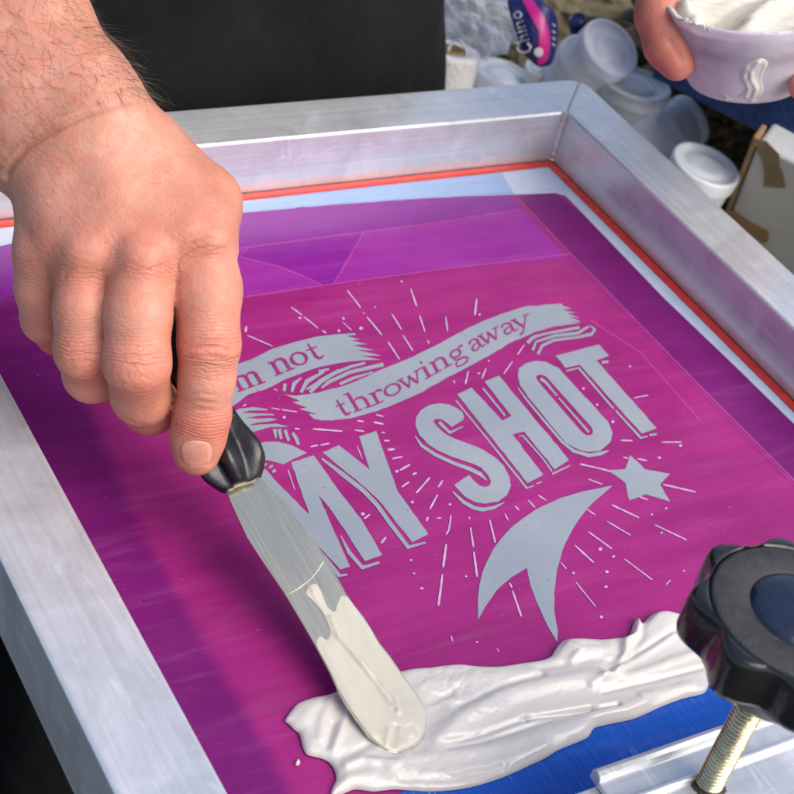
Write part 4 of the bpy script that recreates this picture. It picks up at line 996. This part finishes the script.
# ---- clothes
def fold_(t, b, v):
    return bump(t, b, noise(t, coords(t, (9,9,6), (0,.7,.3)), 1, 1, .4, .6), .018)
def cloth():
    m, t, b = new_mat('black_cotton'); v = coords(t)
    n = noise(t, v, 14, 5, .6); f = noise(t, v, 700, 3, .7)
    t.links.new(ramp(t, n, [(.3, (.0035,.0038,.004)), (.7, (.008,.009,.0095))]), b.inputs['Base Color']); b.inputs['Roughness'].default_value = .95
    b.inputs['Specular IOR Level'].default_value = .15
    b.inputs['Sheen Weight'].default_value = .03; b.inputs['Sheen Roughness'].default_value = .5
    bump(t, b, math_(t, 'ADD', math_(t, 'MULTIPLY', f, .4), math_(t, 'MULTIPLY', noise(t, v, 60, 4), 1.2)), .0012, 1.0, fold_(t, b, v)); return m
M_cloth = cloth()
def ring_loft(name, rings, m, parent, nn=96, fold=.006, seed=1, extra=None):
    V = []; F = []
    for j, (cx, cy, z, a, b_, fa) in enumerate(rings):
        for k in range(nn):
            w = 2*math.pi*k/nn
            s = fold*fa*(fbm(np.array([k/nn*9.0 if k < nn/2 else (1-k/nn)*9.0+31]), np.array([z*7+3+k/nn*2]), seed, 3)[0]-.47)*2.6
            V.append((cx+(a+s)*math.cos(w), cy+(b_+s)*math.sin(w), z))
    for j in range(len(rings)-1):
        for k in range(nn): F.append((j*nn+k, j*nn+(k+1)%nn, (j+1)*nn+(k+1)%nn, (j+1)*nn+k))
    return V, F
def edge_x(px, py, yy):
    d = ray(px, py); t = (yy-CAM[1])/d[1]; return CAM+d*t
e0, e1 = edge_x(421, 88, .19), edge_x(428, 0, .19)
slope = (e1[0]-e0[0])/(e1[2]-e0[2])
rings = []
for i in range(46):
    z = -.30 + i*(.82/45)
    xr = e0[0] + slope*(min(z, .16)-e0[2]); xl = -.515
    if z > .16: xr = xr - (z-.16)*.02
    half = (xr-xl)/2; b_ = .135 if z < .4 else .135-(z-.4)*.35
    if z > .42: half *= 1-(z-.42)*1.2
    rings.append(((xr+xl)/2, .19+.03*max(0, z-.2), z, half, b_, 1.0))
V, F = ring_loft('t_shirt', rings, M_cloth, person, fold=.015)
mb = MB(); mb.add(V, F)
for s_, e_ in ((SR, ER), (SL, EL)):
    d = e_-s_; pts = [s_+d*t for t in np.linspace(-.15,.62,10)]; mb.add(*tube(pts, [.078+.004*math.sin(i*2.1) for i in range(10)], 28, cap=False))
ts = mb.build('t_shirt', M_cloth, person, smooth=True); s2 = ts.modifiers.new('subsurf','SUBSURF'); s2.levels = 1; s2.render_levels = 1
mb = MB()
for sx in (-.11,.11):
    rg_ = [(tx+sx*(1+.15*i/14), .20+.02*i/14, -.20-.78*i/14, .125-.03*i/14, .125-.035*i/14, 1.6) for i in range(15)][::-1]
    V, F = ring_loft('trousers', rg_, M_cloth, person, 48, .008, 9); mb.add(V, F)
M_trouser = simple('black_trouser_cloth', (.009,.009,.010), .9, var=.35, scale=30, bmp=.001, bscale=400, spec=.2)
mb.build('trousers', M_trouser, person, smooth=True)
# ------------------------------------------------------------------ cup of ink held in the left hand
CA = CUPT-CUPB; CH = np.linalg.norm(CA); CA = CA/CH
cup = empty('plastic_cup', CUPB, 'white plastic cup full of creamy white ink, held in the left hand above the frame', 'cup')
def cupmat():
    m, t, b = new_mat('milky_plastic'); v = coords(t)
    n = noise(t, v, 55, 5, .6, .8)
    t.links.new(ramp(t, n, [(.35, (.55,.47,.54)), (.6, (.64,.57,.63))]), b.inputs['Base Color'])
    t.links.new(ramp(t, n, [(.3, .28), (.7, .42)]), b.inputs['Roughness'])
    b.inputs['Subsurface Weight'].default_value = .4; b.inputs['Subsurface Radius'].default_value = (.01,.008,.008); b.inputs['Subsurface Scale'].default_value = 1
    return m
M_cup = cupmat(); RT, RB = .0545, .0355
V, F = lathe(CUPB, CA, [(.0001,-.002),(RB*.8,-.002),(RB*.95,0),(RB,.003)] + [(RB+(RT-RB)*(t**.8), .004+(CH-.006)*t) for t in np.linspace(.05,1,14)] + [(RT+.0003,CH-.0004),(RT-.0003,CH+.0003),(RT-.0012,CH),(RT-.0022,CH-.004),(RT-.006,CH-.020),(RB,.006),(.0001,.006)], 96)
mk('wall', V, F, M_cup, cup, smooth=True)
M_inkc = ink_mat('cream_ink', (.60,.57,.48), .16)
ca = np.cross(CA, CF_); ca /= np.linalg.norm(ca); cb = np.cross(CA, ca); 
if ca@CR_ < 0: ca, cb = -ca, -cb
if cb@CU_ < 0: cb = -cb                       # ca points right, cb away
th_ = np.linspace(0, 2*math.pi, 72, endpoint=False); CIR = np.stack([(RT-.0022)*np.cos(th_), (RT-.0022)*np.sin(th_)], 1)
def cs(pts, amp, wd): return ([np.array(p)*.001 for p in pts], amp*.001, wd*.001)
fo = [cs([(-42,-18),(-30,8),(-8,22)],7,8), cs([(-24,-34),(-14,-10),(2,8),(20,16)],-7,5), cs([(-8,-36),(4,-18),(16,-2),(34,6)],8,8), cs([(14,-40),(26,-26),(44,-18)],-5,5), cs([(28,-40),(46,-30)],6,7), cs([(-50,8),(-46,-14),(-36,-30)],5,5), cs([(-20,30),(10,36)],9,12), cs([(-36,-36),(-22,-20)],-4,4), cs([(8,-6),(30,-14)],-3,3)]
relief('ink_fill', CIR, fo, lambda x, y, h: CUPT + np.outer(x, ca) + np.outer(y, cb) + np.outer(h-.0085, CA), .0035, .004, M_inkc, cup, .0011, .004)
# smears on the rim and down the side
mb = MB(); r_ = random.Random(8)
for k in range(110):
    w = math.pi*(.82+.5*r_.random()) if k < 80 else 2*math.pi*r_.random(); rr_ = RT+.0005+r_.uniform(-.0012,.0012); q = CUPT + ca*math.cos(w)*rr_ + cb*math.sin(w)*rr_ + CA*r_.uniform(-.0012,.001)
    sz = r_.uniform(.0004,.0011) if k < 80 else .0005
    V, F = lathe(q-CA*sz, CA, [(.0001,0),(sz*.8,sz*.4),(sz,sz),(sz*.7,sz*1.7),(.0001,sz*2)], 8); mb.add(V, F)
lip = [CUPT + ca*math.cos(w)*(RT-.001+.002*i/14) + cb*math.sin(w)*(RT-.001+.002*i/14) + CA*(.001+.0015*math.sin(i*1.3)) for i, w in enumerate(np.linspace(2.5,3.75,15))]
mb.add(*tube(lip, [(.0008+.0012*abs(math.sin(i*.9)))*min(1, .3+i*.35, .3+(14-i)*.35) for i in range(15)], 8))
mb.build('rim_smear', M_ink, cup, smooth=True)
def on_cup(px, py, push=.0006):
    d = ray(px, py); best = None
    for t in np.linspace(.86, 1.02, 900):
        p = CAM+d*t; q = p-CUPB; hgt = q@CA; rad = np.linalg.norm(q-CA*hgt); tt = min(max((hgt-.004)/(CH-.006), 0), 1)
        if 0 <= hgt <= CH and rad <= RB+(RT-RB)*(tt**.8)+push: return p
    return CAM+d*.96
def cup_uv(px, py):
    q = on_cup(px, py, 0)-CUPB; return np.array([math.atan2(q@cb, q@ca)*.046, q@CA])
def cup_surf(u, v, h):
    r = RB+(RT-RB)*np.clip((v-.004)/(CH-.006), 0, 1)**.8 + h; w = u/.046
    return CUPB + np.outer(v, CA) + np.outer(np.cos(w)*r, ca) + np.outer(np.sin(w)*r, cb)
sm_px = [(757,59),(765,59),(768,64),(764,72),(762,80),(764,88),(761,97),(754,103),(745,107),(733,107),(722,105),(716,103),(724,101),(734,99),(741,94),(745,88),(741,80),(740,72),(745,65)]
suv = lambda pts, amp, wd: ([cup_uv(*p) for p in pts], amp*.001, wd*.001)
relief('side_smear', smooth_poly([cup_uv(*p) for p in sm_px], 3), [suv([(758,62),(751,70),(751,79),(756,88),(752,98),(742,104)],1.4,1.6), suv([(747,68),(744,76),(749,88),(746,97)],.8,1.4), suv([(762,66),(758,76),(760,88)],-.5,1.2)], lambda u, v, h: cup_surf(u, v, h-.0002), .0009, .0022, M_ink, cup, .0006, .0003)

# ------------------------------------------------------------------ the cluttered table behind
TZ = -.22
M_table = simple('dark_table', (.19,.155,.09), .75, var=.5, scale=9, bmp=.003, bscale=40)
tb = empty('work_table', (1.0, .9, -1.0), 'dark brown cluttered work table behind the screen, crowded with tubs and packets', 'table')
V, F = box(.02, 2.6, -.35, 2.6, TZ-.03, TZ); mk('table_top', V, F, M_table, tb, bevel=.004)
for (x, y) in ((.08,-.29),(2.5,-.29),(.08,2.5),(2.5,2.5)):
    V, F = box(x-.03,x+.03,y-.03,y+.03,-1.0,TZ-.031); mk('leg', V, F, M_table, tb, bevel=.003)
def P3(px, py, z): return onz(px, py, z)
def sc_(p): return ((p-CAM)@CF_)/FPX           # metres per photo pixel at p
UP = np.array([0,0,1.])
M_paper = simple('white_paper', (.74,.73,.72), .9, var=.05, scale=90, bmp=.0015, bscale=220)
M_card = simple('brown_card', (.30,.19,.10), .85, var=.2, scale=60, bmp=.0008, bscale=150)
M_wire = simple('wire_metal', (.5,.5,.5), .35, 1, .1)
# paper roll
z1 = -.10; t0 = P3(452, 50, z1); s = sc_(t0); R_ = 30*s; ax = np.array([.06,.10,1]); ax /= np.linalg.norm(ax)
ro = empty('paper_roll', t0-ax*(z1-TZ), 'white paper roll with a brown core and wire loop beside the black t-shirt', 'paper roll')
hh = (z1-TZ)
V, F = lathe(t0-ax*hh, ax, [(R_*.42,0),(R_*.97,0),(R_,.003),(R_,hh-.003),(R_*.97,hh),(R_*.44,hh-.0006),(R_*.43,hh-.02)], 64); mk('paper', V, F, M_paper, ro, smooth=True)
V, F = lathe(t0-ax*hh, ax, [(R_*.43,0),(R_*.43,hh+.0015),(R_*.37,hh+.0015),(R_*.37,hh-.05),(.0001,hh-.05)], 48); mk('core', V, F, M_card, ro, smooth=True)
pw = [t0 + CR_*s*(5+9*math.sin(w)) + CU_*s*(-6+15*math.cos(w)) - CF_*.004 for w in np.linspace(-2.0,2.3,24)]
mk('wire_loop', *tube(pw, .0011, 8), M_wire, ro, smooth=True)

M_clear = None
def clearmat(name, col, rough, alpha, var=.1):
    m, t, b = new_mat(name); v = coords(t); n = noise(t, v, 40, 4)
    t.links.new(ramp(t, n, [(.3, tuple(c*(1-var) for c in col)), (.7, col)]), b.inputs['Base Color']); b.inputs['Roughness'].default_value = rough
    fr = nd(t, 'ShaderNodeLayerWeight'); fr.inputs[0].default_value = .35
    a = nd(t, 'ShaderNodeMapRange'); a.inputs[3].default_value = alpha; a.inputs[4].default_value = min(1, alpha+.55); t.links.new(fr.outputs['Facing'], a.inputs[0])
    t.links.new(a.outputs[0], b.inputs['Alpha']); bump(t, b, n, .001); return m
M_tubclear = clearmat('frosted_plastic', (.84,.85,.95), .22, .42)
M_clearcup = clearmat('clear_plastic', (.80,.83,.88), .12, .34)
M_bag = clearmat('bag_film', (.80,.84,.95), .3, .30, .1)
M_whitelid = simple('white_plastic', (.72,.75,.79), .35, var=.05, scale=40, bmp=.0003, bscale=100)
M_pale = simple('pale_green_plastic', (.52,.62,.62), .35, var=.08, scale=40)

def tub(name, label, cat, c_, ax, r, h, lidm, bodym, rim=1.06, taper=.86, lid=True, group=None):
    ax = np.asarray(ax, float); ax /= np.linalg.norm(ax)
    o = empty(name, c_-ax*h, label, cat, group)
    V, F = lathe(c_-ax*h, ax, [(.0001,0),(r*taper*.93,0),(r*taper,.004)]+[(r*(taper+(1-taper)*t), .004+(h-.010)*t) for t in np.linspace(.1,1,6)]+[(r*.985,h-.006)], 64); mk('body', V, F, bodym, o, smooth=True)
    if lid:
        V, F = lathe(c_-ax*h, ax, [(r*rim,h-.012),(r*rim*1.01,h-.002),(r*rim*.99,h),(r*.93,h+.0006),(r*.91,h-.002),(r*.6,h-.002),(r*.57,h-.0008),(r*.35,h-.0008),(.0001,h-.001)], 64); mk('lid', V, F, lidm, o, smooth=True)
    else:
        V, F = lathe(c_-ax*h, ax, [(r*.985,h-.008),(r*rim,h-.007),(r*rim*1.01,h-.002),(r*rim,h),(r*.97,h-.0005),(r*.94,h-.006)], 64); mk('rim', V, F, bodym, o, smooth=True)
    return o
# tub with white lid by the cardboard box
c0 = P3(707, 164, -.10); tub('lidded_tub', 'pale plastic tub closed with a plain white lid, standing beside the grey cardboard box', 'tub', c0, UP*1+CR_*.12-CF_*.1, 34*sc_(c0), .115, M_whitelid, M_pale)
# frosted tub with lid and pale crumbs inside
c0 = P3(637, 83, -.085); r0 = 34*sc_(c0)
tc_ = tub('food_container', 'upright frosted container with a clear lid and pale crumbs inside, left of the thumb', 'container', c0, UP, r0, .13, M_clearcup, M_clearcup)
M_crumb = simple('pale_crumbs', (.62,.58,.42), .8, var=.2, scale=100, bmp=.002, bscale=120)
r_ = random.Random(5); mb = MB()
for k in range(60):
    a = r_.uniform(0, 6.28); rr_ = r0*.74*math.sqrt(r_.random()); q = c0-UP*.123+np.array([rr_*math.cos(a), rr_*math.sin(a), r_.uniform(.006,.055)]); sz = r_.uniform(.006,.013)
    d = np.array([r_.gauss(0,1) for _ in range(3)]); d /= np.linalg.norm(d); e_ = np.cross(d, [.3,.5,.8]); e_ /= np.linalg.norm(e_)
    mb.add(*obox(q, d, e_, np.cross(d, e_), sz*1.4, sz, sz*.7))
mb.build('crumbs', M_crumb, tc_, bevel=.0015)['kind'] = 'stuff'
# clear cup lying on its side
c0 = P3(690, 120, -.115); s = sc_(c0)
axc = (P3(690,120,-.115)-P3(640,150,-.135)); tub('clear_cup', 'empty clear cup lying on its side between frosted container and white lidded tub', 'cup', c0, axc, 26*s, np.linalg.norm(axc)*1.1, M_tubclear, M_tubclear, lid=False, taper=.93)
# two nested milky tubs lying on their side
c0 = P3(611, 47, -.06); s = sc_(c0); axc = P3(611,47,-.06)-P3(572,66,-.09); axc = axc/np.linalg.norm(axc)
tub('milky_tub', 'wider milky round tub lying tilted behind the frame corner, nearest the thumb', 'tub', c0, axc*.8+UP*.35-CF_*.35, 31*s, .07, M_tubclear, M_tubclear, lid=True)
c0 = P3(588, 62, -.085); s = sc_(c0)
tub('milky_tub', 'milky round tub directly behind the frame corner, leaning against the wider one', 'tub', c0, axc*.7+UP*.5-CF_*.4, 31*s, .09, M_tubclear, M_tubclear, lid=True)
# white squat tub and cap left of the corner
c0 = P3(504, 73, -.12); s = sc_(c0); tub('white_tub', 'squat white lidded tub just behind the back rail, right of the paper roll', 'tub', c0, UP+CR_*.1, 29*s, .10, M_whitelid, M_whitelid)
c0 = P3(538, 66, -.105); s = sc_(c0); tub('bottle_cap', 'small round white cap lying below the blue and pink packet', 'cap', c0, UP*.8-CF_*.5, 12*s, .03, M_whitelid, M_whitelid, lid=True)
M_navy = simple('navy_plastic', (.012,.018,.10), .35, var=.2, scale=60)
c0 = P3(577, 19, -.10); s = sc_(c0); tub('bottle_cap', 'small navy blue bottle cap lying behind the milky tub', 'cap', c0, UP*.7-CR_*.4-CF_*.3, 9*s, .022, M_navy, M_navy, lid=True)

# blue and pink packet with white script
pc = P3(533, 30, -.06); s = sc_(pc)
pk = empty('wipes_packet', P3(540,62,-.1), 'navy blue soft packet with a pink swoosh and white script, standing behind the white cap', 'packet')
PN = (CAM-pc); PN /= np.linalg.norm(PN); PX = CR_ - PN*(CR_@PN); PX /= np.linalg.norm(PX); PY = np.cross(PN, PX)
M_pnavy = simple('packet_navy', (.020,.022,.14), .3, var=.12, scale=50, bmp=.002, bscale=60)
M_ppink = simple('packet_pink', (.62,.02,.26), .3, var=.08, scale=50)
M_pwhite = simple('packet_white', (.75,.75,.80), .4, var=.05, scale=50)
def ppt(x, y, up=0):                     # packet face: a soft pillow
    u, v = (x-533)*s, (30-y)*s
    out = .016*max(0, 1-(u/(27*s))**2)*max(0, 1-(v/(36*s))**2)
    return pc + PX*u + PY*v + PN*(out+up)
pk_px = [(507,1),(518,-3),(531,-4),(545,4),(555,14),(558,26),(558,40),(555,56),(552,63),(545,66),(538,65.5),(531,60),(525,54),(519,40),(513,24)]
def fan(poly, up, m, nm, parent, back=False):
    pp = smooth_poly(poly, 3); c_ = pp.mean(0); V = []; F = []; rings_ = 7
    for k in range(rings_+1):
        t = 1-k/rings_
        for x, y in pp: V.append(ppt(c_[0]+(x-c_[0])*t, c_[1]+(y-c_[1])*t, up))
    n = len(pp)
    for k in range(rings_):
        for i in range(n): F.append((k*n+i, k*n+(i+1)%n, (k+1)*n+(i+1)%n, (k+1)*n+i))
    if back:
        b0 = len(V)
        for k in range(rings_+1):
            t = 1-k/rings_
            for x, y in pp:
                q = ppt(c_[0]+(x-c_[0])*t, c_[1]+(y-c_[1])*t, 0); o_ = (q-pc)@PN; V.append(q-PN*(2*o_+.002))
        for k in range(rings_):
            for i in range(n): F.append((b0+k*n+i, b0+(k+1)*n+i, b0+(k+1)*n+(i+1)%n, b0+k*n+(i+1)%n))
        for i in range(n): F.append((i, b0+i, b0+(i+1)%n, (i+1)%n))
    return mk(nm, V, F, m, parent, smooth=True)
sh = fan(pk_px, 0, M_pnavy, 'pouch', pk, True)
bm = bmesh.new(); bm.from_mesh(sh.data); bmesh.ops.recalc_face_normals(bm, faces=bm.faces); bm.to_mesh(sh.data); bm.free()
fan([(522,0),(530,-2),(536,6),(544,18),(549,32),(550,46),(547,60),(540,64),(538.5,58),(542,50),(541.5,38),(537,26),(529,14)], .0012, M_ppink, 'pink_swoosh', sh)
fan([(539+4.6*math.cos(a*.6283), 51.5+4.6*math.sin(a*.6283)) for a in range(10)], .0022, M_pwhite, 'white_spot', sh)
mb = MB()
def pstroke(pts, w): mb.add(*tube([ppt(x, y, .0022) for x, y in pts], w*s*.5, 6))
# handwriting "Chino" running up the left side; local frame: along = upward, up = to the left
o0 = np.array([532.5,51]); al = np.array([-.30,-.95])*13.2; upv = np.array([-10.5,2.9])
def L_(pts): return [tuple(o0+al*x+upv*y) for x, y in pts]
pstroke(L_([(.78,.95),(.6,1.2),(.3,1.15),(.08,.75),(.12,.25),(.4,.0),(.72,.2)]), 2.3)
pstroke(L_([(.95,1.3),(.95,0)]), 1.7); pstroke(L_([(.95,.4),(1.1,.66),(1.3,.6),(1.34,.0)]), 1.6)
pstroke(L_([(1.65,.66),(1.65,0)]), 1.7); pstroke(L_([(1.65,.95),(1.68,1.02)]), 1.8)
pstroke(L_([(1.95,.66),(1.95,0)]), 1.6); pstroke(L_([(1.95,.4),(2.12,.66),(2.34,.6),(2.36,0)]), 1.6)
pstroke(L_([(2.9+.24*math.cos(a), .33+.33*math.sin(a)) for a in np.linspace(0, 6.28, 14)]), 1.6)
mb.build('script_lettering', M_pwhite, sh, smooth=True)
mb = MB()
for y in (24, 30.5, 37, 43): mb.add(*tube([ppt(552.5, y, .0012), ppt(554.5, y+2.2, .0012)], s*1.0, 6))
mb.build('small_marks', M_pwhite, sh, smooth=True)

# crumpled clear bag behind the roll
def crumple(name, c_, rx, ry, rz, m, seed, amp=.35, nu=64, nv=40, fr=5.0):
    V = []; F = []
    for j in range(nv+1):
        ph = math.pi*j/nv
        for i in range(nu):
            th = 2*math.pi*i/nu; d = np.array([math.sin(ph)*math.cos(th), math.sin(ph)*math.sin(th), math.cos(ph)])
            q = d*fr+seed
            n_ = abs(float(fbm(np.array([q[0]+q[2]*.7]), np.array([q[1]+q[2]*.6]), seed, 4)[0])-.47)*2
            k = 1 - amp*(1-2.2*n_); V.append(np.asarray(c_)+d*np.array([rx,ry,rz])*k)
    for j in range(nv):
        for i in range(nu): F.append((j*nu+i, (j+1)*nu+i, (j+1)*nu+(i+1)%nu, j*nu+(i+1)%nu))
    return V, F
c0 = P3(478, 22, -.10); s = sc_(c0)
V, F = crumple('clear_bag', c0, 46*s, 46*s, 46*s, M_bag, 3, .22, fr=2.2); o = mk('clear_bag', V, F, M_bag, None, origin=c0-UP*46*s)
tag(o, 'crumpled see-through plastic bag behind the white paper roll', 'plastic bag')
# blue crate behind the cup
M_blue = simple('blue_crate_plastic', (.008,.030,.115), .5, var=.3, scale=60, bmp=.0015, bscale=180)
a0, a1 = P3(684, 92, -.06), P3(812, 158, -.06)
u = (a1-a0); u[2] = 0; Lc = np.linalg.norm(u); u /= Lc; nrm = np.array([-u[1], u[0], 0]); nrm *= np.sign(nrm@np.array([CF_[0], CF_[1], 0]))
cr = empty('blue_crate', (a0+a1)/2-UP*.0, 'dark blue plastic crate behind the cup of ink, above the brown rubble', 'crate')
Lc *= 1.8; hc = .20; dc = .30; mid = a0+u*Lc*.36
for nm, cen, sx, sy, sz in (('front_wall', mid+UP*hc/2, Lc, .008, hc), ('back_wall', mid+nrm*dc+UP*hc/2, Lc, .008, hc), ('bottom', mid+nrm*dc/2+UP*.004, Lc-.02, dc-.01, .008), ('side_wall', mid-u*(Lc/2-.004)+nrm*dc/2+UP*hc/2, .008, dc-.009, hc), ('side_wall', mid+u*(Lc/2-.004)+nrm*dc/2+UP*hc/2, .008, dc-.009, hc), ('rim', mid-nrm*.008+UP*(hc-.012), Lc+.01, .010, .022)):
    V, F = obox(cen, u, nrm, UP, sx, sy, sz); mk(nm, V, F, M_blue, cr, bevel=.002)
# shelf of brown boxes carrying the crate: crumpled kraft paper
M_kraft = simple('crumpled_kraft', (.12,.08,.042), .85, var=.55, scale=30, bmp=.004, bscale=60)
def heap(name, label, c_, rx, ry, rz, m, seed, cat='crumpled paper', amp=.4):
    V, F = crumple(name, c_, rx, ry, rz, m, seed, amp, 72, 40, 4.0); o = mk(name, V, F, m, None, origin=np.asarray(c_)-UP*rz); tag(o, label, cat); return o
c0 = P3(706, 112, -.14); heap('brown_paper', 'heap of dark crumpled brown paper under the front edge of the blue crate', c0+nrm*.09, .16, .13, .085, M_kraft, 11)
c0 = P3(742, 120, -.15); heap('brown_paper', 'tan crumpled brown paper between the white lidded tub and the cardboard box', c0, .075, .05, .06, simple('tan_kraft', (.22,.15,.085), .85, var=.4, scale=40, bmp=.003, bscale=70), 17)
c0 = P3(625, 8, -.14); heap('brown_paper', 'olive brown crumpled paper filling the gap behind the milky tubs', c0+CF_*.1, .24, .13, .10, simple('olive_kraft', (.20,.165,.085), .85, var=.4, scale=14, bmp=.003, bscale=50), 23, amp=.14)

# cardboard box with a tape patch
M_box = simple('grey_white_card', (.62,.63,.63), .8, var=.06, scale=30, bmp=.0004, bscale=200)
M_kr = simple('kraft_card', (.36,.225,.115), .85, var=.12, scale=40, bmp=.0005, bscale=200)
M_ptape = simple('brown_packing_tape', (.27,.205,.115), .35, var=.12, scale=60)
zb = -.06
B0, B1 = P3(757, 145, zb), P3(730, 214, -.16)
C1 = P3(846, 190, zb)
ex = C1-B0; ex[2] = 0; ex /= np.linalg.norm(ex); ez = (B0-B1); ez /= np.linalg.norm(ez); ey = np.cross(ez, ex); ey /= np.linalg.norm(ey)
if ey@CF_ < 0: ey = -ey
bx_ = empty('cardboard_box', B1-ez*.08, 'worn grey cardboard box with brown corner and a tape strip, below the blue crate', 'box')
hb2 = .30; wb2 = .34; db2 = .16
def face(cx, cz): return B0 + ex*cx - ez*cz
cen = B0+ex*wb2/2-ez*hb2/2+ey*db2/2
V, F = obox(cen, ex, ey, ez, wb2, db2, hb2); mk('carton', V, F, M_box, bx_, bevel=.003)
V, F = obox(B0+ex*(wb2/2-.01)+ez*.002+ey*.03, ex, ey, ez, wb2*.5, .02, .003); mk('flap', V, F, M_kr, bx_, bevel=.001)
V, F = obox(B0-ex*.003-ez*.10+ey*.006, ex, ey, ez, .004, .014, .22); mk('flap', V, F, M_kr, bx_, bevel=.001)
pc_ = [P3(x, y, zb) for x, y in ((0,0),)]
def onface(px, py, up=.0012):
    d = ray(px, py); t = ((B0-CAM)@ey)/(d@ey); return CAM+d*t-ey*up
tp = [(757,139),(768,141),(780,153),(780,166),(784,175),(786,187),(764,186),(765,172),(763,160),(758,150)]
V = [onface(*p) for p in tp]; V += [v+ey*.001 for v in V]; n = len(tp)
tri = tessellate_polygon([[Vector(p+(0,)) for p in tp]])
F = [tuple(t) for t in tri] + [tuple(n+i for i in t[::-1]) for t in tri] + [(i, (i+1)%n, n+(i+1)%n, n+i) for i in range(n)]
mk('tape_patch', V, F, M_ptape, bx_)
kc = [(727,208),(738,212),(752,222),(769,231),(769,240),(764,243),(742,228),(722,218)]
V = [onface(*p) for p in kc]; V += [v+ey*.001 for v in V]; n = len(kc)
tri = tessellate_polygon([[Vector(p+(0,)) for p in kc]])
F = [tuple(t) for t in tri] + [tuple(n+i for i in t[::-1]) for t in tri] + [(i, (i+1)%n, n+(i+1)%n, n+i) for i in range(n)]
mk('torn_edge', V, F, M_kr, bx_)
